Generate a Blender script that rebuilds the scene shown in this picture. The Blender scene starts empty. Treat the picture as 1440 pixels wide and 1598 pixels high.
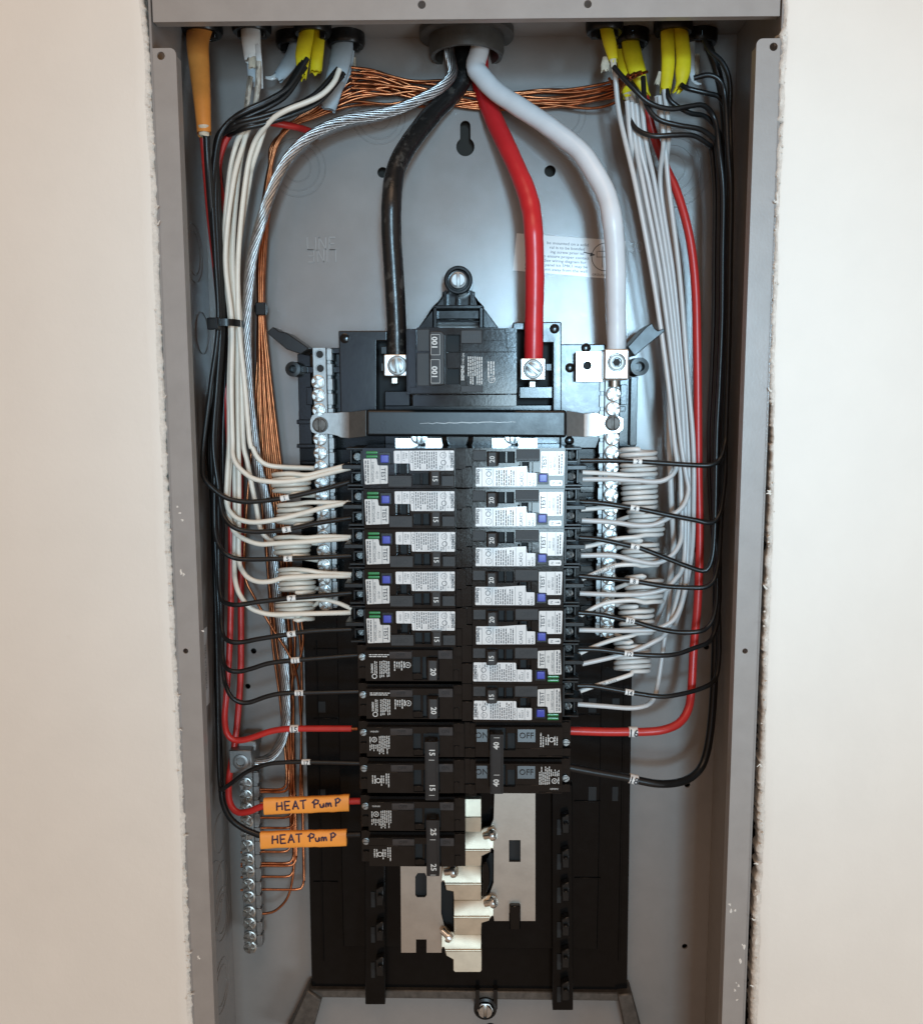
import bpy, bmesh, math, random
import numpy as np
from mathutils import Vector, Matrix
random.seed(7)
rnd = random.uniform
R_ = math.radians
S = bpy.context.scene
COL = S.collection

# ---------------------------------------------------------------- camera
# millimetres are used throughout (x right, y into the wall, z up); meshes are scaled to metres when built
F, CX, CY = 1440.0, 720.0, 799.0
CAM = np.array([10.34, -557.5, 158.3])
YAW, PITCH, ROLL = -0.0227, -0.1270, -0.0031
fw = np.array([math.sin(YAW)*math.cos(PITCH), math.cos(YAW)*math.cos(PITCH), math.sin(PITCH)])
rt = np.array([math.cos(YAW), -math.sin(YAW), 0.0]); up = np.cross(rt, fw)
rt, up = math.cos(ROLL)*rt + math.sin(ROLL)*up, -math.sin(ROLL)*rt + math.cos(ROLL)*up
cd = bpy.data.cameras.new('camera'); cam = bpy.data.objects.new('camera', cd); COL.objects.link(cam)
cam.matrix_world = Matrix(((rt[0], up[0], -fw[0], CAM[0]*.001), (rt[1], up[1], -fw[1], CAM[1]*.001), (rt[2], up[2], -fw[2], CAM[2]*.001), (0, 0, 0, 1)))
cd.sensor_fit = 'VERTICAL'; cd.angle_y = 2*math.atan(799.0/F); cd.clip_start = .01; cd.clip_end = 50
S.camera = cam

# ---------------------------------------------------------------- light
S.view_settings.view_transform = 'Standard'; S.view_settings.look = 'None'
S.view_settings.exposure = 0.0; S.view_settings.gamma = 1
W = bpy.data.worlds.new('World'); S.world = W; W.use_nodes = True
bg = W.node_tree.nodes['Background']; bg.inputs[0].default_value = (1.0, .66, .44, 1); bg.inputs[1].default_value = .385

def aim(o, loc, tgt):
    o.location = loc
    o.rotation_euler = (Vector(tgt)-Vector(loc)).to_track_quat('-Z', 'Y').to_euler()
def area(name, w, h, e, col, loc, tgt):
    ld = bpy.data.lights.new(name, 'AREA'); ld.shape = 'RECTANGLE'; ld.size = w; ld.size_y = h; ld.energy = e; ld.color = col
    lo = bpy.data.objects.new(name, ld); COL.objects.link(lo); aim(lo, loc, tgt)
# the cool lamp behind the photographer, a little to the right
ld = bpy.data.lights.new('cool_lamp', 'SPOT'); ld.energy = 285; ld.color = (.46, .76, 1.0); ld.shadow_soft_size = .2
ld.spot_size = R_(15); ld.spot_blend = 1.0
lo = bpy.data.objects.new('cool_lamp', ld); COL.objects.link(lo); aim(lo, (.41, -3.0, .36), (.115, 0, .185))
# warm ceiling lamp, lit doorway and windows of the room behind the photographer
area('ceiling_lamp', 1.3, 1.0, 14, (1.0, .69, .47), (-.1, -1.5, 1.9), (0, 0, .1))
area('lit_doorway', .54, .66, 27, (.62, .86, 1.0), (.31, -3.05, -.10), (.05, 0, .1))
area('window_light', .5, .6, 2.8, (.42, .68, 1.0), (-.45, -2.9, .15), (0, 0, .1))
area('right_window', .7, .7, 11, (.70, .88, 1.0), (1.45, -1.1, -.75), (.35, 0, -.35))

# ---------------------------------------------------------------- projection helpers
def U(px, py, Y=0.0):
    d = fw + rt*(px-CX)/F - up*(py-CY)/F
    return CAM + d*((Y-CAM[1])/d[1])
def UX(px, py, Y=0.0):
    v = U(px, py, Y); return Vector((v[0], v[1], v[2]))
def UZ(px, py, z):
    d = fw + rt*(px-CX)/F - up*(py-CY)/F
    return Vector(CAM + d*((z-CAM[2])/d[2]))
def MPP(Y, px=720, py=800): return U(px+1, py, Y)[0]-U(px, py, Y)[0]

# ---------------------------------------------------------------- materials
def mat(name, col, rough=.5, metal=0.0, var=0.0, vs=300, bump=0.0, bs=900, coat=0.0, spec=.5, spots=None, rvar=0.0):
    m = bpy.data.materials.new(name); m.use_nodes = True
    nt = m.node_tree; b = nt.nodes['Principled BSDF']
    b.inputs['Base Color'].default_value = (*col, 1); b.inputs['Roughness'].default_value = rough
    b.inputs['Metallic'].default_value = metal; b.inputs['Coat Weight'].default_value = coat
    b.inputs['Specular IOR Level'].default_value = spec; b.inputs['Coat Roughness'].default_value = .15
    tc = nt.nodes.new('ShaderNodeTexCoord')
    def noise(sc, det=4, r=.6):
        n = nt.nodes.new('ShaderNodeTexNoise'); n.inputs['Scale'].default_value = sc; n.inputs['Detail'].default_value = det
        n.inputs['Roughness'].default_value = r; nt.links.new(tc.outputs['Object'], n.inputs['Vector']); return n
    last = None
    if var:
        n = noise(vs); r = nt.nodes.new('ShaderNodeValToRGB')
        r.color_ramp.elements[0].position = .3; r.color_ramp.elements[1].position = .7
        r.color_ramp.elements[0].color = (*[c*(1-var) for c in col], 1); r.color_ramp.elements[1].color = (*[min(1, c*(1+var)) for c in col], 1)
        nt.links.new(n.outputs['Fac'], r.inputs[0]); last = r.outputs[0]
    if spots:
        sc, amt, scol = spots
        n = noise(sc, 6, .7); r = nt.nodes.new('ShaderNodeValToRGB')
        r.color_ramp.elements[0].position = amt; r.color_ramp.elements[1].position = min(1, amt+.06)
        r.color_ramp.elements[0].color = (0, 0, 0, 1); r.color_ramp.elements[1].color = (1, 1, 1, 1)
        nt.links.new(n.outputs['Fac'], r.inputs[0])
        mx = nt.nodes.new('ShaderNodeMix'); mx.data_type = 'RGBA'
        nt.links.new(r.outputs[0], mx.inputs[0])
        if last: nt.links.new(last, mx.inputs[6])
        else: mx.inputs[6].default_value = (*col, 1)
        mx.inputs[7].default_value = (*scol, 1); last = mx.outputs[2]
    if last: nt.links.new(last, b.inputs['Base Color'])
    if rvar:
        n = noise(vs*.7); r = nt.nodes.new('ShaderNodeMapRange'); r.inputs[3].default_value = max(.03, rough-rvar); r.inputs[4].default_value = rough+rvar
        nt.links.new(n.outputs['Fac'], r.inputs[0]); nt.links.new(r.outputs[0], b.inputs['Roughness'])
    if bump:
        n = noise(bs, 3); bp = nt.nodes.new('ShaderNodeBump'); bp.inputs['Strength'].default_value = bump; bp.inputs['Distance'].default_value = .0004
        nt.links.new(n.outputs['Fac'], bp.inputs['Height']); nt.links.new(bp.outputs['Normal'], b.inputs['Normal'])
    return m
M = {
 'paint': mat('wall_paint', (.725, .68, .613), .6, var=.02, vs=22, bump=.45, bs=170, spots=(30, .70, (.69, .64, .57))),
 'gyp': mat('gypsum', (.66, .62, .56), .95, var=.12, vs=500, bump=1.0, bs=1400, spots=(350, .66, (.34, .28, .22))),
 'dark': mat('cavity_shade', (.03, .025, .02), .9),
 'grey': mat('grey_enamel', (.252, .240, .230), .17, var=.04, vs=60, bump=.18, bs=1500, rvar=.08, spots=(170, .74, (.42, .42, .41))),
 'flange': mat('flange_enamel', (.28, .258, .24), .36, var=.05, vs=70, bump=.14, bs=900, rvar=.1, spots=(120, .71, (.5, .48, .45))),
 'plastic': mat('black_plastic', (.004, .0041, .0042), .17, var=.15, vs=120, bump=.05, bs=400, spec=.3, rvar=.06),
 'pan': mat('black_pan', (.0042, .0042, .0043), .2, var=.2, vs=120, bump=.05, bs=400, spec=.17, rvar=.06),
 'housing': mat('black_housing', (.005, .0052, .0055), .22, var=.2, vs=90, bump=.1, bs=250, spec=.34, rvar=.08),
 'coil': mat('coiled_insulation', (.64, .62, .585), .38, var=.05, vs=120, bump=.1, bs=600),
 'dull': mat('dull_screw', (.30, .30, .29), .42, 1.0, var=.15, vs=400),
 'pressed': mat('pressed_highlight', (.33, .32, .31), .25),  # lighter than the plate, to paint a highlight on the raised letters
 'matte': mat('black_plastic_matte', (.008, .008, .008), .3, var=.2, vs=200, bump=.06, bs=900, spec=.33, rvar=.08),
 'breaker': mat('breaker_case', (.008, .0075, .0073), .11, var=.2, vs=150, bump=.05, bs=500, spec=.34, rvar=.03),
 'handle': mat('handle_brown', (.022, .018, .016), .5, var=.1, vs=300, spec=.35),
 'tie': mat('handle_tie', (.021, .017, .015), .42, var=.1, vs=300, spec=.25),
 'lit_bump': mat('stamp_sheen', (.035, .035, .037), .3, var=.15, vs=200, spec=.5),  # lighter grey paints reflected light onto the moulded ON/OFF bumps
 'hole': mat('recess_shade', (.004, .004, .004), .7),  # near-black colour puts in the shade of holes, sockets, slots and gaps
 'black': mat('black_insulation', (.009, .009, .009), .34, var=.3, vs=120, bump=.15, bs=500, rvar=.1, spec=.4),
 'thickblack': mat('thick_black_insulation', (.009, .009, .009), .3, bump=.25, bs=400, spots=(110, .56, (.045, .042, .038)), rvar=.12, spec=.45),
 'white': mat('white_insulation', (.72, .67, .58), .38, var=.05, vs=120, bump=.1, bs=600),
 'greyw': mat('pale_grey_insulation', (.50, .495, .485), .35, var=.05, vs=120, bump=.1, bs=600),
 'thickwhite': mat('thick_white_insulation', (.60, .62, .64), .34, var=.04, vs=80, bump=.1, bs=400),
 'red': mat('red_insulation', (.45, .022, .018), .36, var=.1, vs=120, bump=.12, bs=500),
 'thickred': mat('thick_red_insulation', (.50, .018, .022), .33, var=.06, vs=90, bump=.1, bs=300),
 'copper': mat('bare_copper', (.43, .15, .065), .33, 1.0, var=.45, vs=150, bump=.1, bs=500),
 'alu': mat('bare_aluminium', (.43, .43, .43), .33, 1.0, var=.3, vs=300),
 'zinc': mat('zinc_screw', (.47, .475, .46), .36, 1.0, var=.12, vs=400, bump=.1),
 'bar': mat('tin_plated_bar', (.29, .29, .285), .48, 1.0, var=.1, vs=250, bump=.15, bs=900),
 'lug': mat('bright_lug', (.72, .73, .72), .33, 1.0, var=.08, vs=300, bump=.1),
 'bus': mat('bus_metal', (.47, .43, .38), .42, 1.0, var=.08, vs=70, bump=.08, bs=500),
 'stab': mat('stab_metal', (.66, .59, .47), .5, 1.0, var=.1, vs=100),
 'steel': mat('plain_steel', (.50, .46, .40), .4, 1.0, var=.12, vs=200, bump=.15),
 'darksteel': mat('dark_steel', (.10, .09, .08), .5, .6, var=.3, vs=200, bump=.3),
 'sticker': mat('white_sticker', (.62, .62, .61), .16, var=.03, vs=100),
 'tan': mat('grey_label', (.52, .50, .47), .34, var=.05, vs=200),
 'ink': mat('print_ink', (.03, .03, .035), .5),
 'wink': mat('white_print', (.55, .54, .51), .5),
 'blue': mat('blue_button', (.035, .045, .33), .3),
 'green': mat('green_lens', (.02, .17, .05), .25),
 'orange': mat('orange_jacket', (.62, .23, .045), .45, var=.12, vs=60, bump=.2, bs=250),
 'tape': mat('orange_tape', (.92, .34, .05), .5, var=.05, vs=80, bump=.15, bs=200),
 'yellow': mat('yellow_jacket', (.74, .58, .015), .42, var=.12, vs=90, bump=.3, bs=300),
 'bluej': mat('pale_blue_jacket', (.40, .46, .50), .45, var=.08, vs=100, bump=.2),
 'paper': mat('paper_filler', (.55, .47, .36), .9, var=.2, vs=300, bump=.5),
 'pvc': mat('conduit_grey', (.055, .052, .047), .45, var=.15, vs=120, bump=.2),
 'marker': mat('sleeve_white', (.75, .74, .71), .5),
 'pen': mat('purple_pen', (.035, .008, .03), .45),
}

# ---------------------------------------------------------------- building helpers
ORI = {}      # root object -> origin in mm
class MB:
    def __init__(s): s.v = []; s.f = []
    def add(s, vs, fs):
        n = len(s.v); s.v += [tuple(v) for v in vs]; s.f += [tuple(i+n for i in f) for f in fs]; return s
    def box(s, x0, x1, y0, y1, z0, z1, rot=None, c=None):
        vs = [Vector((x, y, z)) for x in (x0, x1) for y in (y0, y1) for z in (z0, z1)]
        if rot is not None:
            c = Vector(c) if c is not None else Vector(((x0+x1)/2, (y0+y1)/2, (z0+z1)/2))
            vs = [c + rot @ (v-c) for v in vs]
        return s.add(vs, [(0, 1, 3, 2), (4, 6, 7, 5), (0, 4, 5, 1), (2, 3, 7, 6), (0, 2, 6, 4), (1, 5, 7, 3)])
    def pbox(s, px0, py0, px1, py1, Y0, Y1, **k):
        a, b, c, d = U(px0, py0, Y0), U(px1, py0, Y0), U(px1, py1, Y0), U(px0, py1, Y0)
        return s.box((a[0]+d[0])/2, (b[0]+c[0])/2, Y0, Y1, (c[2]+d[2])/2, (a[2]+b[2])/2, **k)
    def prism(s, pts, y0, y1):              # pts (x,z)
        n = len(pts)
        ar = sum(pts[i][0]*pts[(i+1) % n][1]-pts[(i+1) % n][0]*pts[i][1] for i in range(n))
        if ar < 0: pts = pts[::-1]
        vs = [(x, y0, z) for x, z in pts]+[(x, y1, z) for x, z in pts]
        return s.add(vs, [tuple(range(n)), tuple(range(2*n-1, n-1, -1))]+[(i, i+n, (i+1) % n+n, (i+1) % n) for i in range(n)])
    def pprism(s, pp, Y0, Y1):
        return s.prism([(U(a, b, Y0)[0], U(a, b, Y0)[2]) for a, b in pp], Y0, Y1)
    def cyl(s, c, ax, r, h, n=20, r2=None, a0=0.0):
        ax = Vector(ax).normalized(); t = Vector((0, 0, 1)) if abs(ax.z) < .9 else Vector((1, 0, 0))
        u = ax.cross(t).normalized(); w = ax.cross(u); c = Vector(c); r2 = r if r2 is None else r2
        vs = [c+(u*math.cos(a0+2*math.pi*i/n)+w*math.sin(a0+2*math.pi*i/n))*r for i in range(n)]
        vs += [c+ax*h+(u*math.cos(a0+2*math.pi*i/n)+w*math.sin(a0+2*math.pi*i/n))*r2 for i in range(n)]
        return s.add(vs, [tuple(range(n-1, -1, -1)), tuple(range(n, 2*n))]+[(i, (i+1) % n, (i+1) % n+n, i+n) for i in range(n)])
    def lathe(s, c, ax, prof, n=28, close=False):   # prof [(r,h)]
        ax = Vector(ax).normalized(); t = Vector((0, 0, 1)) if abs(ax.z) < .9 else Vector((1, 0, 0))
        u = ax.cross(t).normalized(); w = ax.cross(u); c = Vector(c); m = len(prof)
        vs = [c+ax*h+(u*math.cos(2*math.pi*i/n)+w*math.sin(2*math.pi*i/n))*r for r, h in prof for i in range(n)]
        fs = []
        for j in range(m if close else m-1):
            k = (j+1) % m
            fs += [(j*n+i, j*n+(i+1) % n, k*n+(i+1) % n, k*n+i) for i in range(n)]
        return s.add(vs, fs)
    def tube(s, path, r, n=8, cap=True, closed=False, flat=None, rag=0.0, a0=0.0):
        P = [Vector(p) for p in path]; m = len(P)
        T = []
        for i in range(m):
            a = P[(i-1) % m] if closed else P[max(0, i-1)]; b = P[(i+1) % m] if closed else P[min(m-1, i+1)]
            t = (b-a); T.append(t.normalized() if t.length > 1e-9 else Vector((0, 0, -1)))
        vs = []; u = None
        for i in range(m):
            if flat:
                u = T[i].cross(Vector((0, 1, 0))); u = u.normalized() if u.length > .05 else Vector((1, 0, 0)); w = T[i].cross(u)
            else:
                if u is None:
                    q = Vector((0, 1, 0)) if abs(T[0].y) < .9 else Vector((1, 0, 0)); u = T[0].cross(q).normalized()
                else:
                    u = (u - T[i]*u.dot(T[i])).normalized()
                w = T[i].cross(u)
            ri = r[i] if isinstance(r, (list, tuple)) else r
            fl = flat or 1.0
            for k in range(n):
                a = a0+2*math.pi*k/n
                o = T[i]*(rnd(-rag, rag) if (rag and i == m-1) else 0)
                vs.append(P[i]+u*math.cos(a)*ri+w*math.sin(a)*ri*fl+o)
        fs = []
        for i in range(m if closed else m-1):
            j = (i+1) % m
            fs += [(i*n+k, i*n+(k+1) % n, j*n+(k+1) % n, j*n+k) for k in range(n)]
        if cap and not closed: fs += [tuple(range(n-1, -1, -1)), tuple(range((m-1)*n, m*n))]
        return s.add(vs, fs)
    def mesh(s, name, bevel=0.0, smooth=40, off=(0, 0, 0), seg=1):
        me = bpy.data.meshes.new(name)
        me.from_pydata([((v[0]-off[0])*.001, (v[1]-off[1])*.001, (v[2]-off[2])*.001) for v in s.v], [], s.f)
        bm = bmesh.new(); bm.from_mesh(me)
        bmesh.ops.recalc_face_normals(bm, faces=bm.faces)
        if bevel:
            es = [e for e in bm.edges if len(e.link_faces) == 2 and e.calc_face_angle(0) > R_(35)]
            try: bmesh.ops.bevel(bm, geom=es, offset=bevel*.001, segments=seg, affect='EDGES', clamp_overlap=True, profile=.5)
            except Exception: pass
        if smooth:
            for f in bm.faces: f.smooth = True
            for e in bm.edges:
                if len(e.link_faces) == 2 and e.calc_face_angle(0) > R_(smooth): e.smooth = False
        bm.to_mesh(me); bm.free()
        return me
    def build(s, name, m, parent=None, **k):
        off = ORI.get(parent.name, (0, 0, 0)) if parent else None
        if off is None:
            a = np.array(s.v); off = tuple((a.min(0)+a.max(0))/2)
        me = s.mesh(name, off=off, **k); me.materials.append(M[m] if isinstance(m, str) else m)
        o = bpy.data.objects.new(name, me); COL.objects.link(o)
        if k.get('seg', 1) > 1:
            md = o.modifiers.new('weighted', 'WEIGHTED_NORMAL'); md.keep_sharp = True; md.weight = 90
        if parent: o.parent = parent; ORI[o.name] = off
        else:
            o.location = tuple(c*.001 for c in off); ORI[o.name] = off
        return o
def tag(o, label=None, cat=None, group=None, kind=None):
    if label: o['label'] = label
    if cat: o['category'] = cat
    if group: o['group'] = group
    if kind: o['kind'] = kind
    return o
def thing(name, label, cat, loc=(0, 0, 0), group=None, kind=None):
    o = bpy.data.objects.new(name, None); COL.objects.link(o); o.empty_display_size = .01
    o.location = tuple(c*.001 for c in loc); ORI[o.name] = tuple(loc)
    return tag(o, label, cat, group, kind)
def inst(me, name, m, parent, loc, roty=0.0, label=None):
    o = bpy.data.objects.new(name, me); COL.objects.link(o)
    off = ORI.get(parent.name, (0, 0, 0)) if parent else (0, 0, 0)
    o.location = tuple((a-b)*.001 for a, b in zip(loc, off)); o.rotation_euler = (0, roty, 0)
    if parent: o.parent = parent
    ORI[o.name] = tuple(loc)
    if not me.materials: me.materials.append(M[m])
    return o
def copy_tree(o, parent=None):
    c = o.copy(); COL.objects.link(c); c.parent = parent
    for ch in list(o.children): copy_tree(ch, c)
    return c

def curve_mesh(splines, thick, bevel=0.0):
    """flat plate with holes: splines are closed lists of (x,z) mm; first is the outline; returns verts/faces, front at y=0, back at y=thick"""
    cu = bpy.data.curves.new('c', 'CURVE'); cu.dimensions = '2D'; cu.fill_mode = 'BOTH'; cu.extrude = thick/2
    for sp in splines:
        q = cu.splines.new('POLY'); q.points.add(len(sp)-1); q.use_cyclic_u = True
        for p, (x, z) in zip(q.points, sp): p.co = (x, z, 0, 1)
    ob = bpy.data.objects.new('c', cu); COL.objects.link(ob)
    dg = bpy.context.evaluated_depsgraph_get(); me = ob.evaluated_get(dg).to_mesh()
    vs = [(v.co.x, -v.co.z+thick/2, v.co.y) for v in me.vertices]; fs = [tuple(p.vertices) for p in me.polygons]
    ob.evaluated_get(dg).to_mesh_clear(); bpy.data.objects.remove(ob); bpy.data.curves.remove(cu)
    return vs, fs
def plate(mb, splines, Y0, thick):
    vs, fs = curve_mesh(splines, thick)
    return mb.add([(x, y+Y0, z) for x, y, z in vs], fs)
def circ(cx, cz, r, n=20): return [(cx+r*math.cos(2*math.pi*i/n), cz+r*math.sin(2*math.pi*i/n)) for i in range(n)]
def pp2(pp, Y): return [(U(a, b, Y)[0], U(a, b, Y)[2]) for a, b in pp]

TXT = {}
def text_geo(t, bold=0.0):
    k = (t, bold)
    if k not in TXT:
        cu = bpy.data.curves.new('t', 'FONT'); cu.body = t; cu.size = 1; cu.align_x = 'CENTER'; cu.align_y = 'CENTER'; cu.resolution_u = 2; cu.offset = bold
        ob = bpy.data.objects.new('t', cu); COL.objects.link(ob)
        dg = bpy.context.evaluated_depsgraph_get(); me = ob.evaluated_get(dg).to_mesh()
        TXT[k] = ([(v.co.x, v.co.y) for v in me.vertices], [tuple(p.vertices) for p in me.polygons])
        ob.evaluated_get(dg).to_mesh_clear(); bpy.data.objects.remove(ob); bpy.data.curves.remove(cu)
    return TXT[k]
def text(mb, t, c, size, ang=0.0, sx=1.0, bold=0.0, flip=False):
    """lettering facing -y, centre c (mm), cap height about .7 size; ang degrees, counter-clockwise"""
    vs, fs = text_geo(t, bold); a = R_(ang); ca, sa = math.cos(a), math.sin(a)
    out = []
    for x, y in vs:
        x *= size*sx*(-1 if flip else 1); y *= size
        out.append((c[0]+x*ca-y*sa, c[1], c[2]+x*sa+y*ca))
    return mb.add(out, fs)
def dashes(mb, x0, x1, z0, z1, y, pitch, vertical=False, fill=.72, h=.45, sd=0):
    """rows of illegibly small print"""
    g = random.Random(sd)
    if vertical:
        x = x0+pitch/2
        while x < x1:
            z = z1-g.uniform(0, .5)
            end = z0+(z1-z0)*g.choice([0, 0, .08, .3])
            while z > end:
                l = g.uniform(.8, 2.4); zz = max(end, z-l); mb.add([(x-pitch*h/2, y, zz), (x+pitch*h/2, y, zz), (x+pitch*h/2, y, z), (x-pitch*h/2, y, z)], [(0, 1, 2, 3)]); z = zz-g.uniform(.25, .5)
            x += pitch
    else:
        z = z1-pitch/2
        while z > z0:
            x = x0; end = x1-(x1-x0)*g.choice([0, 0, .1, .3])
            while x < end:
                l = g.uniform(.8, 2.4); xx = min(end, x+l); mb.add([(x, y, z-pitch*h/2), (xx, y, z-pitch*h/2), (xx, y, z+pitch*h/2), (x, y, z+pitch*h/2)], [(0, 1, 2, 3)]); x = xx+g.uniform(.25, .5)
            z -= pitch
def ringflat(mb, c, r, w, n=16):
    vs = []
    for i in range(n):
        a = 2*math.pi*i/n
        vs += [(c[0]+r*math.cos(a), c[1], c[2]+r*math.sin(a)), (c[0]+(r-w)*math.cos(a), c[1], c[2]+(r-w)*math.sin(a))]
    mb.add(vs, [(2*i, (2*i+2) % (2*n), (2*i+3) % (2*n), 2*i+1) for i in range(n)])

# screws: heads facing -y, base at y=0
SCR = {}
def screw_mesh(kind, r, h):
    k = (kind, r, h)
    if k in SCR: return SCR[k]
    mb = MB(); b = -h*.55
    if kind in ('slot', 'cross', 'hexslot'):
        n = 6 if kind == 'hexslot' else 22
        mb.lathe((0, 0, 0), (0, -1, 0), [(r*1.04, 0), (r*1.04, h*.45), (r*.92, h*.55), (0.001, h*.55)], n=n)
        g = r*.16
        def seg(fn, rr=r*.86):
            pts = [(rr*math.cos(t), rr*math.sin(t)) for t in [2*math.pi*i/60 for i in range(60)]]
            pts = [p for p in pts if fn(*p)]
            return pts
        def wedge(pts, extra):
            p = pts+extra; cx = sum(q[0] for q in p)/len(p); cz = sum(q[1] for q in p)/len(p)
            p.sort(key=lambda q: math.atan2(q[1]-cz, q[0]-cx))
            t = [(cx+(x-cx)*.86, cz+(z-cz)*.86) for x, z in p]; m = len(p)
            mb.add([(x, b, z) for x, z in p]+[(x, -h*.8, z) for x, z in p]+[(x, -h, z) for x, z in t],
                   [tuple(range(2*m, 3*m))]+[(i, (i+1) % m, (i+1) % m+m, i+m) for i in range(m)]+[(i+m, (i+1) % m+m, (i+1) % m+2*m, i+2*m) for i in range(m)])
        if kind == 'cross':
            for sx in (1, -1):
                for sz in (1, -1):
                    wedge(seg(lambda x, z: x*sx > g and z*sz > g), [(sx*g, sz*g), (sx*g, sz*math.sqrt((r*.86)**2-g*g)), (sx*math.sqrt((r*.86)**2-g*g), sz*g)])
        else:
            for sx in (1, -1):
                q = math.sqrt((r*.86)**2-g*g)
                wedge(seg(lambda x, z: x*sx > g), [(sx*g, q), (sx*g, -q)])
    elif kind == 'socket':
        mb.lathe((0, 0, 0), (0, -1, 0), [(r, 0), (r, h*.8), (r*.88, h), (r*.62, h), (r*.56, h*.8), (r*.5, h*.1), (.001, h*.1)], n=20)
    elif kind == 'open':
        mb.lathe((0, 0, 0), (0, -1, 0), [(r, 0), (r, h), (r*.8, h), (r*.75, 0), (.001, 0)], n=20)
    me = mb.mesh('screw', smooth=35); SCR[k] = me; return me
def screw(parent, px, py, Y, kind, r, h, m='zinc', ang=None, name='screw'):
    me = screw_mesh(kind, r, h)
    if not me.materials: me.materials.append(M[m])
    elif me.materials[0] != M[m]:
        me = me.copy(); me.materials.clear(); me.materials.append(M[m]); SCR[(kind, r, h)] = me
    p = U(px, py, Y)
    return inst(me, name, m, parent, tuple(p), R_(rnd(0, 180) if ang is None else ang))

def spline(pts, step=2.0):
    """Catmull-Rom through 3-d points, resampled"""
    P = [Vector(p) for p in pts]
    P = [P[0]*2-P[1]]+P+[P[-1]*2-P[-2]]
    out = []
    for i in range(1, len(P)-2):
        a, b, c, d = P[i-1], P[i], P[i+1], P[i+2]
        n = max(2, int((c-b).length/step))
        for k in range(n):
            t = k/n
            out.append(.5*((2*b)+(c-a)*t+(2*a-5*b+4*c-d)*t*t+(3*b-a-3*c+d)*t**3))
    out.append(P[-2]); return out
def path3(pp):
    """(px,py[,Y]) list -> mm points; missing depths are interpolated by pixel length"""
    L = [0]
    for a, b in zip(pp, pp[1:]): L.append(L[-1]+math.hypot(b[0]-a[0], b[1]-a[1]))
    kn = [(l, p[2]) for l, p in zip(L, pp) if len(p) > 2]
    Y = np.interp(L, [k[0] for k in kn], [k[1] for k in kn])
    return [UX(p[0], p[1], y) for p, y in zip(pp, Y)]

# ================================================================ the setting: drywall round the opening
D = 95.0
def drywall(name, side, paint_px, rim_px, label):
    g = random.Random(3 if side < 0 else 5)
    zs = [1200, 500]+[420-1.3*i for i in range(int(840/1.3))]+[-500, -1200]
    def edge(tab, Y):
        pts = [U(x, y, Y) for x, y in tab]; zz = [p[2] for p in pts][::-1]; xx = [p[0] for p in pts][::-1]
        return lambda z: float(np.interp(z, zz, xx))
    eP, eR = edge(paint_px, -2), edge(rim_px, -1)
    face, rim = MB(), MB(); w1 = w2 = w3 = 0; rowsF, rowsR = [], []
    for z in zs:
        w1 = w1*.9+g.gauss(0, .13); w2 = w2*.55+g.gauss(0, .42 if side < 0 else .52); w3 = w3*.7+g.gauss(0, .3)
        xp = eP(z)+side*-w1; xr = eR(z)+side*(w2*.8+.3)
        if g.random() < .03: xr -= side*g.uniform(.5, 1.4)
        rowsF.append(((side*1100, -2, z), (xp+side*6, -2, z), (xp+side*.8, -2.05+w1*.1, z), (xp, -1.8, z)))
        a = abs(xr-xp)
        rowsR.append(((xp, -1.8, z), (xp+(xr-xp)*.35, -1.5+w3*.5, z), (xp+(xr-xp)*.7, -.9+w2*.45, z), (xr, .5+w3*.6, z), (xr+side*.3, 4+w2, z), (xr+side*(.6+w3), 11, z)))
    for mb, rows in ((face, rowsF), (rim, rowsR)):
        m = len(rows[0]); mb.add([p for r in rows for p in r], [(i*m+k, i*m+k+1, (i+1)*m+k+1, (i+1)*m+k) for i in range(len(rows)-1) for k in range(m-1)])
    face.box(side*1100, side*1105, -2, 11, -1200, 1200)
    o = thing(name, label, None, (side*300, 0, 0), kind='structure')
    f = face.build('painted_face', 'paint', o, smooth=60); r = rim.build('gypsum_edge', 'gyp', o, smooth=50)
    # loose crumbs and torn paper on the cut edge
    cr = MB()
    for i in range(70):
        z = g.uniform(-330, 370); x = eR(z)+side*g.uniform(-.6, 3); s = g.uniform(.25, .8)
        cr.cyl((x, -1.8-g.uniform(0, .5), z), (g.uniform(-1, 1), -1, g.uniform(-1, 1)), s, s*g.uniform(.5, 1.6), n=5, r2=s*.6)
    for i in range(9):
        z = g.uniform(-300, 360); x = eR(z)+side*.6
        cr.tube([(x, -1.6, z), (x-side*1.5, -2.6, z+g.uniform(-1, 2)), (x-side*g.uniform(2, 3.4), -3.2, z+g.uniform(0, 3))], [.7, .5, .2], n=6, flat=.3)
    cr.build('gypsum_crumbs', 'gyp', o, smooth=30)
    return o
drywall('wall_left', -1, [(214, -20), (224, 75), (229, 200), (236, 300), (242, 480), (246, 580), (252, 720), (266, 1000), (282, 1300), (293, 1590), (296, 1700)],
        [(221, -20), (233, 75), (239, 200), (245, 300), (251, 480), (255, 580), (261, 720), (274, 1000), (289.5, 1300), (300.5, 1590), (304, 1700)], 'warm white painted drywall with a ragged cut edge left of the grey box')
drywall('wall_right', 1, [(1229, -20), (1228, 60), (1222, 200), (1217, 300), (1210, 500), (1207, 580), (1208, 720), (1205, 850), (1200, 950), (1192, 1300), (1186, 1440), (1183, 1570), (1180, 1700)],
        [(1221, -20), (1219, 60), (1213, 200), (1210, 300), (1204, 500), (1201, 580), (1202, 720), (1197, 850), (1193, 950), (1182.5, 1300), (1176, 1440), (1172, 1570), (1170, 1700)], 'white painted drywall with a crumbling cut edge right of the grey box')
w = MB(); w.box(-186, 186, -2.3, 11, 401, 1200); tag(w.build('wall_above', 'paint', bevel=0), 'white painted drywall above the grey box', kind='structure')
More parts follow.
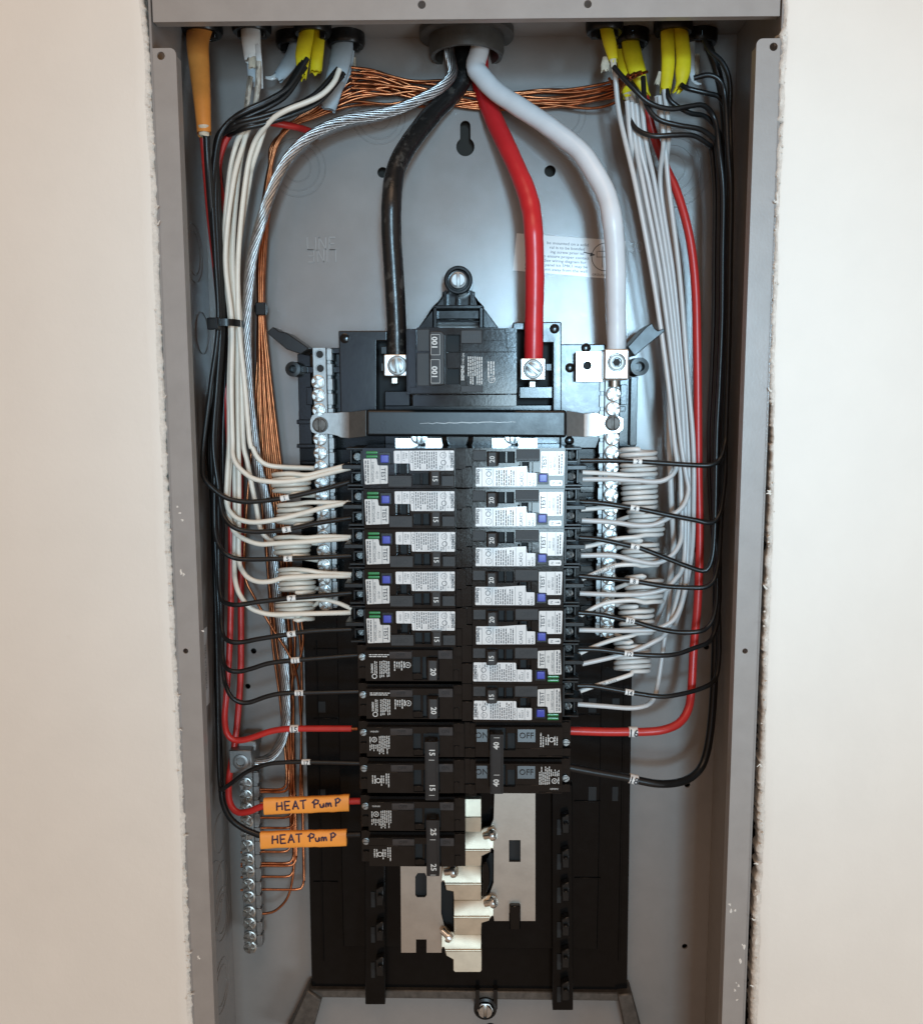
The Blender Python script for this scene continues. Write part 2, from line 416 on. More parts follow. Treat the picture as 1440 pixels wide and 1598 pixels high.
w = MB(); w.box(-186, 186, -2.3, 11, -1200, -426); tag(w.build('wall_below', 'paint', bevel=0), 'white painted drywall below the grey box', kind='structure')
w = MB(); w.box(-1100, 1100, 106, 112, -1200, 1200); tag(w.build('cavity_shade_sheet', 'dark'), 'dark sheet painted as the shade in the wall hollow behind the box', kind='structure')  # dark sheet, its colour stands in for the shade inside the wall

# ================================================================ the enclosure
ZT, ZB, HW = 395.0, -420.0, 181.0
enc = thing('panel_enclosure', 'open grey steel electrical panel box set into the drywall opening', 'electrical box', (0, D, 0))
def P2(px, py, Y=D): q = U(px, py, Y); return (q[0], q[2])
holes = []
kh = P2(726, 229); hx, hz = kh
r1, r2 = 6.2, 3.5
key = [(hx+r1*math.cos(t), hz+r1*math.sin(t)) for t in np.linspace(math.radians(125), math.radians(415), 26)]
top = hz+13.5
key += [(hx+r2*math.cos(t), top+r2*math.sin(t)) for t in np.linspace(0, math.pi, 12)]
holes.append(key)
for px, py, r in [(597, 269, 3.6), (858, 267, 3.9), (396, 1016, 2.1), (387, 1071, 2.0), (1102, 1010, 2.0), (1082, 858, 2.2), (1072, 1225, 2.1), (1068, 1477, 2.1), (765, 1604, 4.2)]:
    holes.append(circ(*P2(px, py), r, 18))
mb = MB(); plate(mb, [[(-HW, ZB), (HW, ZB), (HW, ZT), (-HW, ZT)]]+holes, D, 1.5); mb.build('back_panel', 'grey', enc, smooth=30)
for s in (-1, 1):
    mb = MB(); mb.box(s*(HW-1.4), s*HW, 0, D-.02, ZB, ZT-.02); mb.build('side_wall', 'grey', enc, bevel=.2)
    zt = U(258, 75, 0)[2] if s < 0 else U(1190, 60, 0)[2]
    hz0 = (U(251.5, 87, 0) if s < 0 else U(1206.5, 73, 0)); hz1 = (U(290, 1016, 0) if s < 0 else U(1162, 1016, 0))
    c = 3.5; xi, xo = s*166.0, s*(HW-1.45)
    arc = [(xi+s*c-s*c*math.cos(t), zt-c+c*math.sin(t)) for t in np.linspace(0, math.pi/2, 6)]
    mb = MB(); plate(mb, [arc+[(xo, zt), (xo, ZB+1), (xi, ZB+1)], circ(hz0[0], hz0[2], 2.3), circ(hz1[0], hz1[2], 1.7)], 0, 1.3)
    mb.box(s*166, s*167.2, 1.32, 9, ZB+1, zt-4)
    mb.build('side_flange', 'flange', enc, bevel=.12)
mb = MB(); mb.box(-HW, HW, 0, D, ZT, ZT+1.4); mb.build('top_wall', 'grey', enc)
mb = MB(); mb.box(-HW, HW, 0, D, ZB-1.4, ZB); mb.build('bottom_wall', 'grey', enc)
zf = U(720, 30, 0)[2]
mb = MB(); plate(mb, [[(-178.6, zf+.6), (178.6, zf-.2), (178.6, ZT-.1), (-178.6, ZT-.1)], circ(*P2(658, 7, 0), 2.3), circ(*P2(917, 6, 0), 2.2)], .3, 1.3)
mb.box(-178.6, 178.6, 1.62, 8, zf+.8, zf+2)
mb.build('top_flange', 'flange', enc, bevel=.12)
# knockout rings pressed into the back and into the left side
def ring(px, py, radii, Y=D):
    c = U(px, py, Y)
    for r in radii:
        mb = MB(); mb.tube([(c[0]+r*math.cos(t), Y+.1, c[2]+r*math.sin(t)) for t in np.linspace(0, 2*math.pi, 41)[:-1]], .55, n=6, closed=True); mb.build('knockout_ring', 'grey', enc)
ring(592, 182, (8.5, 14.5, 18)); ring(465, 262, (9, 15, 19)); ring(1048, 262, (9, 15, 20, 26)); ring(872, 178, (14, 18))
def side_ring(px, py, r):
    # point on the left side wall
    d = fw+rt*(px-CX)/F-up*(py-CY)/F; p = CAM+d*((-(HW-1.4)-CAM[0])/d[0])
    mb = MB(); mb.tube([(-(HW-1.5), p[1]+r*math.cos(t), p[2]+r*math.sin(t)) for t in np.linspace(0, 2*math.pi, 37)[:-1]], .35, n=6, closed=True); mb.build('knockout_ring', 'grey', enc)
for px, py, rr in [(346, 1538, (19, 14)), (346, 1375, (14,)), (347, 1425, (14, 19)), (343, 1300, (14,)), (303, 395, (19, 14)), (316, 520, (14,)), (332, 1405, (26,))]:
    for r in rr: side_ring(px, py, r)
# LINE pressed into the back plate, upright and upside down, as raised strokes
STR = {'L': [[(0, 1), (0, 0)], [(0, 0), (.5, 0)]], 'I': [[(0, 1), (0, 0)]], 'N': [[(0, 0), (0, 1)], [(0, 1), (.55, 0)], [(.55, 0), (.55, 1)]], 'E': [[(.5, 1), (0, 1)], [(0, 1), (0, 0)], [(0, 0), (.5, 0)], [(0, .5), (.42, .5)]],
       '3': [[(0, .9), (.25, 1), (.5, .8), (.3, .55), (.5, .25), (.25, 0), (0, .1)]], '0': [[(.25, 1), (.5, .7), (.5, .3), (.25, 0), (0, .3), (0, .7), (.25, 1)]]}
def pressed(txt, c, h, rot, adv):
    x0 = -sum(adv)/2
    for ch, a in zip(txt, adv):
        mb = MB()
        for st in STR[ch]:
            pts = []
            for x, z in st:
                X, Z = (x0+x)*h, (z-.5)*h
                if rot: X, Z = -X, -Z
                pts.append((c[0]+X, D+.15, c[2]+Z))
            mb.tube(pts, .7, n=6)
        mb.build('pressed_letter', 'pressed', enc); x0 += a
c = U(502, 380, D); pressed('LINE', c, 8.2, False, (.72, .28, .85, .55))
c = U(502, 399.5, D); pressed('LINE', c, 8.2, True, (.72, .28, .85, .55))
c = U(993, 385, D); pressed('30', c, 7, False, (.75, .6))
# instruction label
cn = [U(806, 364, D-.3), U(976, 376, D-.3), U(972, 437, D-.3), U(800, 422, D-.3)]
mb = MB(); mb.prism([(p[0], p[2]) for p in cn], D-.28, D-.05); st = mb.build('instruction_label', 'sticker', enc, bevel=.05)
mb = MB()
for i, t in enumerate(['If it is       be mounted on a solid', 'wall         ral is to be bonded', 'they         ing screw prior to', 'mount     o ensure proper contact', 'with       See wiring diagram for', 'prope       panel kit SMK1 may be', 'used        unit away from the wall']):
    k = (i+1.6)/8.6; a = cn[0]*(1-k)+cn[3]*k; b = cn[1]*(1-k)+cn[2]*k
    wd = text_geo(t)[0]; L = max(v[0] for v in wd)*2
    c = a*.60+b*.40; size = 2.75
    text(mb, t, (c[0]-1, D-.33, c[2]), size, -3.6, min(1.15, 50/L/size))
mb.build('lettering', 'ink', st, smooth=0)
mb = MB(); c = U(944, 401, D-.33); ringflat(mb, (c[0], D-.33, c[2]), 9.5, .5, 30); mb.box(c[0]-6, c[0]+6, D-.36, D-.33, c[2]-.2, c[2]+.2); mb.box(c[0]-5, c[0]+1, D-.36, D-.33, c[2]+3.6, c[2]+4); mb.box(c[0]-2, c[0]-1.6, D-.36, D-.33, c[2]-7, c[2]+7); mb.box(c[0]-6, c[0]-5.6, D-.36, D-.33, c[2]-.2, c[2]+4)
mb.box(c[0]-15, c[0]-7, D-.36, D-.33, c[2]+2, c[2]+2.7, rot=Matrix.Rotation(R_(14), 3, 'Y')); mb.add([(c[0]-10, D-.34, c[2]+3.2), (c[0]-7, D-.34, c[2]+1.2), (c[0]-10.5, D-.34, c[2]+.4)], [(0, 1, 2)]); text(mb, 'GROUND', (c[0]-4, D-.33, c[2]-12), 2.2, -3.6)
mb.build('diagram', 'ink', st, smooth=0)
# printed strip on the left side wall, seen at a slant
def SW(px, py):
    d = fw+rt*(px-CX)/F-up*(py-CY)/F; p = CAM+d*((-(HW-1.4)-CAM[0])/d[0]); return Vector(p)
a, b = SW(314, 985), SW(324, 1100)
mb = MB(); y0, y1 = min(a.y, b.y)-6, max(a.y, b.y)+5
mb.box(-(HW-1.4), -(HW-1.65), y0, y1, b.z, a.z); ss = mb.build('side_label', 'sticker', enc)
mb = MB()
for k in range(2):
    vs, fs = text_geo('MADE IN CANADA' if k else 'CLASSE CTL'); sz = 6
    mb.add([(-(HW-1.7), (y0+y1)/2-2+k*5+y*sz*.7, (a.z+b.z)/2-x*sz*.62) for x, y in vs], fs)
mb.build('lettering', 'ink', ss, smooth=0)
# plaster smears on the flange
g = random.Random(4)
for px, py in [(277, 790), (281, 800), (285, 812), (283, 893), (287, 897), (317, 985), (1138, 1412), (1140, 1420), (1147, 1421), (1158, 1475), (1148, 1534), (1152, 1538), (1150, 1560), (1146, 1545), (1154, 1500), (1161, 1478), (310, 1495)]:
    c = U(px, py, 0)
    mb = MB(); n = 9; x0, z0 = c[0], c[2]; rr = [g.uniform(.3, 1.3) for _ in range(n)]; k = g.uniform(.5, 1.9)
    pts = [(x0+rr[i]*math.cos(2*math.pi*i/n), z0+k*rr[i]*math.sin(2*math.pi*i/n)) for i in range(n)]
    mb.add([(x, -.01, z) for x, z in pts]+[(x0+(x-x0)*.6, -.16, z0+(z-z0)*.6) for x, z in pts], [tuple(range(n, 2*n))]+[(i, (i+1) % n, (i+1) % n+n, i+n) for i in range(n)]); mb.build('plaster_smear', 'gyp', enc)
# bright screw on the left wall
p = SW(289, 360); mb = MB(); mb.lathe(p, (1, 0, 0), [(2.2, 0), (2.2, .8), (1.4, 1.5), (.01, 1.6)], n=14); mb.build('wall_screw', 'zinc', enc)
p = SW(352, 1232); mb = MB(); mb.lathe(p, (1, 0, 0), [(2.2, 0), (2.2, .8), (1.4, 1.5), (.01, 1.6)], n=14); mb.build('wall_screw', 'zinc', enc)

# ================================================================ conduit fitting and cable clamps in the top
c = UZ(728, 62, ZT-6); cx, cy = c.x, c.y
con = thing('conduit_fitting', 'round grey conduit end coming through the middle of the box top', 'conduit', (cx, cy, ZT-1))
mb = MB(); mb.lathe((cx, cy, ZT), (0, 0, -1), [(24.5, -10), (24.5, 14), (23.5, 17), (21, 17), (20.3, 14), (20.3, -10)], n=44); mb.build('collar', 'pvc', con, smooth=50)
mb = MB(); mb.lathe((cx, cy, ZT), (0, 0, -1), [(24.6, .1), (31, .1), (31, 4.5), (29.5, 5.5), (24.6, 5.5)], n=44); mb.build('locknut', 'pvc', con, smooth=40)
CON = (cx, cy)
clamps = {}
def clamp(px, py, rx, label):
    c = UZ(px, py, ZT-4)
    o = thing('cable_clamp', label, 'cable clamp', (c.x, c.y, ZT), group='black cable clamps in the box top')
    mb = MB(); mb.lathe((c.x, c.y, ZT), (0, 0, -1), [(rx, 0), (rx, 6), (rx*.92, 8), (rx*.72, 8), (rx*.68, 0)], n=26); mb.build('bushing', 'matte', o)
    mb = MB(); mb.cyl((c.x, c.y, ZT-.2), (0, 0, -1), rx*.7, .6, n=22); mb.build('opening', 'hole', o)
    mb = MB()
    for s in (-1, 1): mb.box(c.x+s*rx*.55-2, c.x+s*rx*.55+2, c.y-rx*.2, c.y+rx*.2, ZT-11, ZT-2)
    mb.build('jaw', 'matte', o, bevel=.5)
    clamps[(px, py)] = c
for a in [(315, 44, 13.5, 'black clamp in the box top holding the orange cable'), (393, 42, 12.5, 'black clamp in the box top holding the torn white cable'),
          (458, 64, 11.5, 'black clamp behind the yellow cables at top left'), (488, 44, 12, 'black clamp holding the left pair of yellow cables'), (540, 63, 12.5, 'black clamp holding the pale blue cables at top left'),
          (943, 42, 12, 'black clamp holding the short yellow cable left of the other yellow ones on the right'), (984, 60, 12, 'black clamp holding the torn yellow pair at top right'),
          (1050, 42, 12.5, 'black clamp holding the rightmost pair of yellow cables'), (1090, 60, 12, 'rightmost black clamp in the box top, with black wires')]:
    clamp(*a)

# ================================================================ interior assembly (base pan, bus, guides)
YP = 84.0
pan = thing('panel_interior', 'black plastic base pan with metal bus bars behind the breakers', 'panel interior', tuple(U(730, 1000, YP)))
mb = MB(); mb.pprism([(466, 640), (992, 640), (978, 1556), (487, 1556)], YP, YP+7)
mb.build('base_pan', 'pan', pan, bevel=.5)
mb = MB(); mb.pbox(528, 700, 938, 1480, YP-8, YP-.02); mb.build('raised_deck', 'pan', pan, bevel=.6)
# upper housings beside the main breaker
mb = MB()
mb.pprism([(528, 516), (604, 516), (604, 532), (588, 532), (588, 640), (601, 640), (601, 660), (532, 660)], 58, YP)
mb.build('side_housing', 'housing', pan, bevel=.8, seg=2)
mb = MB(); mb.pprism([(800, 503), (876, 502), (876, 660), (862, 660), (862, 535), (846, 535), (846, 515), (800, 515)], 58, YP); mb.build('side_housing', 'housing', pan, bevel=.8, seg=2)
mb = MB(); mb.pprism([(874, 537), (945, 537), (945, 660), (930, 700), (874, 700)], 62, YP); mb.build('side_housing', 'housing', pan, bevel=.8, seg=2)
for q in ((586, 528, 640, 655), (806, 512, 864, 655)): mb = MB(); mb.pbox(*q, 76, YP+4); mb.build('lug_bay', 'hole', pan)
for q in ((600, 610, 640, 634), (810, 603, 862, 622)): mb = MB(); mb.pbox(*q, 50, 76); mb.build('lug_shelf', 'plastic', pan, bevel=.6)
for px, py, Y in [(538, 528, 58), (865, 513, 58), (914, 543, 62), (889, 574, 62), (888, 688, 62), (849, 697, 74)]:
    c = U(px, py, Y); mb = MB(); mb.lathe(c, (0, -1, 0), [(3.2, 0), (3.2, .5), (2.6, .8), (.01, .8)], n=18); mb.build('moulding_pip', 'plastic', pan)
# neutral bar cradles left and right
mb = MB()
mb.pbox(466, 543, 533, 552, 66, YP); mb.pbox(466, 552, 486, 700, 72, YP); mb.pbox(519, 552, 533, 655, 74, YP); mb.pbox(470, 572, 533, 582, 68, YP); mb.pbox(478, 604, 488, 632, 66, 74); mb.pbox(463, 655, 486, 662, 68, YP); mb.pbox(463, 693, 500, 699, 68, YP)
for y in range(720, 960, 30): mb.pbox(470, y, 500, y+5, 74, YP)
mb.build('bar_cradle', 'plastic', pan, bevel=.4)
mb = MB()
mb.pbox(983, 588, 994, 695, 68, YP); mb.pbox(966, 590, 984, 697, 74, YP); mb.pbox(968, 600, 978, 632, 66, 76); mb.pbox(966, 634, 976, 642, 68, 80); mb.pbox(924, 590, 944, 700, 72, YP); mb.pbox(930, 640, 944, 650, 64, 80)
for y in range(716, 985, 31): mb.pbox(916, y, 940, y+5, 72, YP); mb.pbox(905, y+12, 936, y+22, 74, YP)
mb.build('bar_cradle', 'plastic', pan, bevel=.4)
# wire guides: slanted arms and round bosses
def arm(pts, w, Y0, Y1):
    mb = MB(); mb.pprism(pts, Y0, Y1); mb.build('wire_guide', 'matte', pan, bevel=.5)
arm([(416, 519), (426, 510), (436, 517), (447, 519), (482, 543), (470, 553), (447, 545)], 0, 46, 70)
arm([(979, 541), (1008, 510), (1017, 504), (1021, 512), (1026, 516), (1036, 512), (1037, 517), (1000, 547), (990, 556)], 0, 44, 70)
for px, py, r in [(457, 576, 5), (998, 572, 6)]:
    c = U(px, py, 60); mb = MB(); mb.lathe(c, (0, -1, 0), [(r*1.05, -22), (r, 0), (r*.55, .2), (r*.5, -8), (.01, -8)], n=24); mb.build('guide_boss', 'matte', pan)
    mb = MB(); mb.pbox(min(px, 728)-0 if px < 700 else px-22, py-5, px+22 if px < 700 else px, py+6, 66, 80); mb.build('guide_web', 'matte', pan, bevel=.4)
# long ribbed columns with hooked prongs below the breakers
for side, x0, x1 in ((1, 861, 893), (-1, 570, 601)):
    mb = MB(); mb.pprism([(x0+(0 if side > 0 else -1), 1225), (x1, 1225), (x1+1, 1577) if side > 0 else (x1, 1568), (x0+1, 1577) if side > 0 else (x0, 1568)], 70, YP); mb.build('prong_column', 'pan', pan, bevel=.5)
    ys = [1277, 1331, 1383, 1437, 1487, 1538] if side > 0 else [1390, 1445, 1500]
    for y in ys:
        xa = x0+6 if side > 0 else x1-24
        mb = MB(); mb.pbox(xa+2, y+2, xa+8, y+26, 69.5, 70.5); mb.build('prong_slot', 'hole', pan)
        mb = MB(); mb.pprism([(xa+9, y-2), (xa+21, y-6), (xa+21, y+24), (xa+10, y+24)], 63, 70); mb.pbox(xa+12, y+8, xa+20, y+11, 60, 63); mb.build('hook', 'matte', pan, bevel=.6)
# thin seams and slots on the pan
for (a, b, c, d, e, h) in [(918, 1090, 930, 1112, YP-8.3, YP-7), (955, 1090, 966, 1108, YP-.3, YP+1), (918, 1228, 930, 1252, YP-8.3, YP-7), (955, 1228, 964, 1250, YP-.3, YP+1), (497, 1095, 508, 1112, YP-.3, YP+1), (497, 1232, 508, 1250, YP-.3, YP+1)]:
    mb = MB(); mb.pbox(a, b, c, d, e, h); mb.build('pan_slot', 'hole', pan)
for y in (1006, 1115, 1250, 1370):
    mb = MB(); mb.pbox(896, y, 937, y+2, YP-9, YP-7); mb.build('pan_seam', 'pan', pan, bevel=.2)
    mb = MB(); mb.pbox(489, y+6, 527, y+8, YP-1, YP+1); mb.build('pan_seam', 'pan', pan, bevel=.2)
for q in ((969, 1000, 972, 1500), (498, 1000, 500, 1500)): mb = MB(); mb.pbox(*q, YP-1.2, YP); mb.build('pan_seam', 'pan', pan, bevel=.2)
# centre spine between the two breaker rows
mb = MB(); mb.pbox(724, 702, 743, 1243, 32, 74); mb.build('centre_spine', 'plastic', pan, bevel=.4)
for i in range(9):
    y = 703+60.2*i
    for q in ((728, y+4, 741, y+27, 29.5), (727, y+32, 741, y+56, 31)): mb = MB(); mb.pbox(*q, 32.1); mb.build('spine_tab', 'plastic', pan, bevel=.4)
# upper centre: dark housing under the main breaker
mb = MB(); mb.pbox(600, 632, 880, 702, 66, YP); mb.pbox(640, 655, 800, 702, 56, 66); mb.build('main_seat', 'plastic', pan, bevel=.6)
mb = MB(); c = U(714, 684, 50); mb.lathe(c, (0, -1, 0), [(10.5, -8), (10.5, 2), (9, 2.4), (7, 1), (7, -4), (.01, -4)], n=28); mb.build('seat_ring', 'plastic', pan)
# line-side bus tabs showing above the breakers
for x0, x1 in ((617, 691), (768, 838)):
    mb = MB(); cx = (x0+x1)/2+(4 if x0 < 700 else 0)
    q = [U(a, b, 50) for a, b in ((x0, 684), (x1, 684), (x1, 712), (x0, 712))]
    h = U(cx, 694, 50); mb2 = [(p[0], p[2]) for p in q]
    plate(mb, [mb2, circ(h[0], h[2], 2.6)], 50, 2); mb.build('bus_tab', 'lug', pan, bevel=.15)
    screw(pan, cx-4, 680, 49, 'slot', 5.5, 2, 'lug', 0, 'bus_screw')
# bus plates and stabs in the empty spaces at the bottom
def pr(a): return pp2(a, 66)
def zz(l): return [(580+x/4.344, 1230+y/4.344) for x, y in l]
def arcp(cx, cy, r, a0, a1, n=7): return [(cx+r*math.cos(math.radians(a)), cy+r*math.sin(math.radians(a))) for a in np.linspace(a0, a1, n)]
mb = MB()
plate(mb, [pr(zz([(832, 20), (1108, 20), (1108, 900), (1008, 900), (1008, 845), (930, 845), (930, 900), (830, 900), (826, 870), (812, 860), (806, 880), (745, 905), (745, 735), (800, 715), (826, 640), (828, 420), (815, 405), (806, 415), (805, 430), (745, 460), (745, 300), (800, 270), (826, 210)])),
           pr(zz([(930, 352), (1008, 352), (1008, 500), (930, 500)]))], 66, 2)
mb.build('bus_plate', 'bus', pan, bevel=.15)
mb = MB()
plate(mb, [pr(zz([(195, 480), (490, 480), (490, 560), (565, 600), (565, 700), (505, 690), (495, 640), (482, 626), (470, 640), (470, 850), (490, 930), (545, 985), (560, 1010), (560, 1150), (500, 1120), (497, 1090), (485, 1075), (473, 1090), (473, 1115), (372, 1115), (372, 1025), (300, 1025), (300, 1115), (200, 1115)])),
           pr(zz([(312, 575), (360, 575), (373, 600), (373, 725), (360, 740), (308, 740), (295, 725), (295, 600)]))], 66, 2)
mb.build('bus_plate', 'bus', pan, bevel=.15)
for q in ((645, 1360, 668, 1400), (795, 1312, 813, 1345)): mb = MB(); mb.pbox(*q, 69, 76); mb.build('bus_slot_back', 'hole', pan)
mb = MB(); mb.pbox(795, 1414, 812, 1452, 62, 70); mb.build('bus_latch', 'plastic', pan, bevel=.8)
# stepped silver stabs, folded from one strip
segs = [([(632, 68), (742, 68), (742, 184), (632, 184)], 61, 59.5), ([(632, 187), (742, 187), (742, 293), (632, 293)], 59.6, 61),
 ([(632, 297), (735, 297), (760, 280), (826, 268), (826, 405), (808, 405), (800, 419), (632, 419)], 64.5, 61), ([(632, 422), (800, 422), (796, 434), (745, 458), (742, 530), (632, 530)], 61.2, 62.5),
 ([(472, 545), (500, 534), (742, 534), (742, 648), (500, 648), (490, 626), (472, 626)], 64.5, 61), ([(500, 652), (742, 652), (742, 762), (556, 762), (553, 700), (505, 690)], 61.2, 62.5),
 ([(556, 768), (742, 768), (760, 745), (800, 738), (826, 760), (826, 858), (800, 872), (556, 872)], 64.5, 61), ([(556, 876), (800, 876), (796, 896), (745, 912), (742, 998), (556, 998)], 61.2, 62.5),
 ([(472, 985), (490, 960), (545, 1000), (742, 1002), (742, 1097), (500, 1097), (490, 1076), (472, 1076)], 64.5, 61), ([(500, 1101), (745, 1101), (745, 1225), (735, 1236), (565, 1236), (553, 1225), (553, 1155), (505, 1130)], 61.2, 60)]
for pts, ya, yb in segs:
    zt_, zb_ = min(p[1] for p in pts), max(p[1] for p in pts); P = zz(pts); mb = MB(); n = len(P); fr, bk = [], []
    for (x, y), (px, py) in zip(pts, P):
        Y = ya+(yb-ya)*(y-zt_)/(zb_-zt_); q = U(px, py, 62); fr.append((q[0], Y, q[2])); bk.append((q[0], 66.5, q[2]))
    mb.add(fr+bk, [tuple(range(n)), tuple(range(2*n-1, n-1, -1))]+[(k, k+n, (k+1) % n+n, (k+1) % n) for k in range(n)]); mb.build('bus_stab', 'stab', pan, bevel=.35)
for x0, x1, y in [(632, 742, 185.5), (632, 800, 420.5), (500, 742, 650), (556, 800, 874), (500, 742, 1099)]:
    a, b = zz([(x0, y), (x1, y)]); mb = MB(); mb.tube([UX(*a, 60.6), UX(*b, 60.6)], .75, n=8); mb.build('stab_fold', 'stab', pan)
for q in ([(745, 560), (770, 520), (800, 440), (826, 440), (824, 640), (795, 715), (750, 760)], [(470, 640), (482, 632), (500, 690), (553, 690), (553, 980), (490, 920), (470, 850)]): mb = MB(); mb.pprism(zz(q), 72, 75); mb.build('stab_gap', 'hole', pan)
mb = MB(); mb.pprism(zz([(752, 520), (775, 500), (800, 560), (800, 640), (770, 740), (748, 740)]), 61, 71); mb.build('stab_insulator', 'plastic', pan, bevel=.6)
for px, py, an in [(763, 1304, 25), (764, 1409, 28), (696, 1458, -30), (702, 1361, 20)]:
    c = U(px, py, 60); d = Vector((math.cos(R_(an)), -.5, math.sin(R_(an)))).normalized()
    mb = MB(); mb.lathe(Vector(c)-d*4.2, d, [(.01, 0), (2.3, .4), (2.3, 6.0), (4.1, 6.4), (4.1, 7.8), (3.0, 9.6), (.01, 10)], n=18); mb.build('bus_rivet', 'lug', pan)
# bottom mounting foot and top mounting ear
mb = MB(); c = U(757, 1575, 78); mb.lathe(c, (0, -1, 0), [(8.6, -14), (8.6, 0), (6.8, .6), (6.4, -4), (.01, -4)], n=28); mb.pbox(742, 1545, 748, 1575, 78, 90); mb.pbox(770, 1545, 776, 1575, 78, 90); mb.build('mounting_foot', 'matte', pan)
screw(pan, 757, 1575, 80, 'hexslot', 6.0, 3.6, 'zinc', R_(60))
mb = MB(); c = U(715, 437, 66); mb.lathe(c, (0, -1, 0), [(9.8, -26), (9.4, -.8), (8.6, 0), (7.4, 0), (6.9, -1), (6.9, -6), (.01, -6)], n=32)
mb.build('mounting_ear', 'plastic', pan)
screw(pan, 715, 437.5, 69, 'slot', 5.2, 3.2, 'bar', R_(-50))
mb = MB()
mb.pprism([(652, 512), (690, 462), (696, 458), (696, 480), (676, 480), (676, 512)], 70, 92); mb.pprism([(778, 512), (741, 462), (734, 458), (734, 480), (754, 480), (754, 512)], 70, 92)
mb.pbox(676, 478, 682, 512, 62, 92); mb.pbox(748, 478, 754, 512, 62, 92); mb.pbox(676, 476, 754, 482, 62, 92); mb.pbox(681, 484, 748, 498, 70, 90); mb.pbox(681, 500, 748, 503, 64, 90)
mb.pbox(693, 453, 697, 481, 66, 90); mb.pbox(712, 460, 716, 480, 68, 90); mb.pbox(733, 453, 737, 481, 66, 90); mb.pbox(690, 455, 741, 480, 80, 92)
mb.build('top_bracket', 'plastic', pan, bevel=.5)
# dark steel rail and legs below
mb = MB(); mb.pbox(484, 1547, 984, 1560, 80, 92); mb.build('bottom_rail', 'darksteel', pan, bevel=.8)
for a in ([(479, 1545), (502, 1561), (484, 1625), (440, 1625), (455, 1597)], [(963, 1553), (986, 1551), (1006, 1625), (978, 1625)]):
    mb = MB(); mb.pprism(a, 77, 93); mb.build('rail_leg', 'darksteel', pan, bevel=1.0)

# ================================================================ neutral bars, crossbar, ground bar
def termbar(name, label, cat, x0t, x1t, yt, x0b, x1b, yb, Y0, Y1, screws, fins, r=4.4, kind='cross', m='bar', open_=()):
    o = thing(name, label, cat, tuple(U((x0t+x1t)/2, (yt+yb)/2, Y1)))
    a, b, c, d = U(x0t, yt, Y0), U(x1t, yt, Y0), U(x1b, yb, Y0), U(x0b, yb, Y0)
    mb = MB(); mb.prism([(p[0], p[2]) for p in (a, b, c, d)], Y0, Y1); mb.build('bar', m, o, bevel=.3)
    # the lower step at the side with the wire holes
    s = 1 if fins > 0 else -1
    mb = MB(); n = len(screws)+len(open_)
    e0, e1 = (b, c) if s > 0 else (a, d)
    for k in range(n):
        t0, t1 = (k+.08)/n, (k+.86)/n
        p, q = e0*(1-t0)+e1*t0, e0*(1-t1)+e1*t1
        mb.box(p[0]+s*.02, p[0]+s*abs(fins), Y0+2.4, Y1-.1, q[2], p[2])
    p, q = e0*.999+e1*.001, e0*.001+e1*.999
    mb.prism([(p[0]+s*.03, p[2]), (p[0]+s*abs(fins)*.75, p[2]), (q[0]+s*abs(fins)*.75, q[2]), (q[0]+s*.03, q[2])], Y0+3.2, Y1-.2)
    mb.build('terminal_step', m, o, bevel=.25)
    for i, (px, py) in enumerate(screws): screw(o, px, py, Y0-.3, kind, r, 3.0, 'zinc', name='terminal_screw')
    for px, py in open_: screw(o, px, py, Y0-.2, 'open', r*.85, .5, 'bar', 0, 'empty_terminal'); h = MB(); h.cyl(U(px, py, Y0-.25), (0, -1, 0), r*.55, .1, n=18); h.build('terminal_hole', 'hole', o)
    return o
lb = termbar('neutral_bar', 'left silver neutral bar with a row of screws beside the left breakers', 'terminal bar', 487.5, 508.5, 542, 499, 519, 951, 58, 68,
        [(497+(y-596)*.032, y) for y in (596, 617, 640, 685, 707, 729, 754, 774, 795, 816, 837, 859, 881, 902, 921, 942)], 3.6, open_=[(499, 553), (500, 575)])
rb = termbar('neutral_bar', 'right silver neutral bar under the white service cable', 'terminal bar', 944, 967, 590, 936, 957, 994, 58, 68,
        [(956.5-(y-615)*.024, y) for y in (615, 638, 684, 706, 729, 753, 772, 794, 815, 836, 858, 880, 901, 922, 943, 964, 984)], -3.2, r=4.7)
# the white cable's lug on the right bar
mb = MB(); mb.pbox(942, 544, 982, 593, 42, 66); mb.build('cable_lug', 'lug', rb, bevel=1.6, seg=3)
screw(rb, 962, 565.5, 41.9, 'socket', 5.2, 1.2, 'dull', 0, 'lug_screw')
mb = MB(); mb.lathe(U(962, 565.5, 41.95), (0, -1, 0), [(5.3, 0), (6.1, 0), (6.0, .3), (5.3, .3)], n=28, close=True); mb.build('screw_collar', 'darksteel', rb)
mb = MB(); mb.cyl(U(962, 565.5, 41.75), (0, -1, 0), 2.6, .1, n=6); mb.build('screw_socket', 'hole', rb)
mb = MB(); c = U(958, 594, 56); mb.cyl(c, (0, 0, -1), 3.6, 4, n=16); mb.build('lug_stud', 'steel', rb)
spare = thing('spare_lug', 'bright square empty lug with one round hole left of the white cable lug', 'lug', tuple(U(920, 572, 60)))
q = pp2([(899, 549), (939, 549), (939, 595), (899, 595)], 50); h = U(916, 570.5, 50)
mb = MB(); plate(mb, [q, circ(h[0], h[2], 2.9)], 50, 12); mb.build('block', 'lug', spare, bevel=.9, seg=2)
mb = MB(); mb.cyl(U(916, 570.5, 56), (0, 1, 0), 3.4, .5); mb.build('hole_floor', 'hole', spare)
mb = MB(); mb.pbox(936, 552, 943, 590, 54, 64); mb.build('lug_tongue', 'lug', spare, bevel=.4)
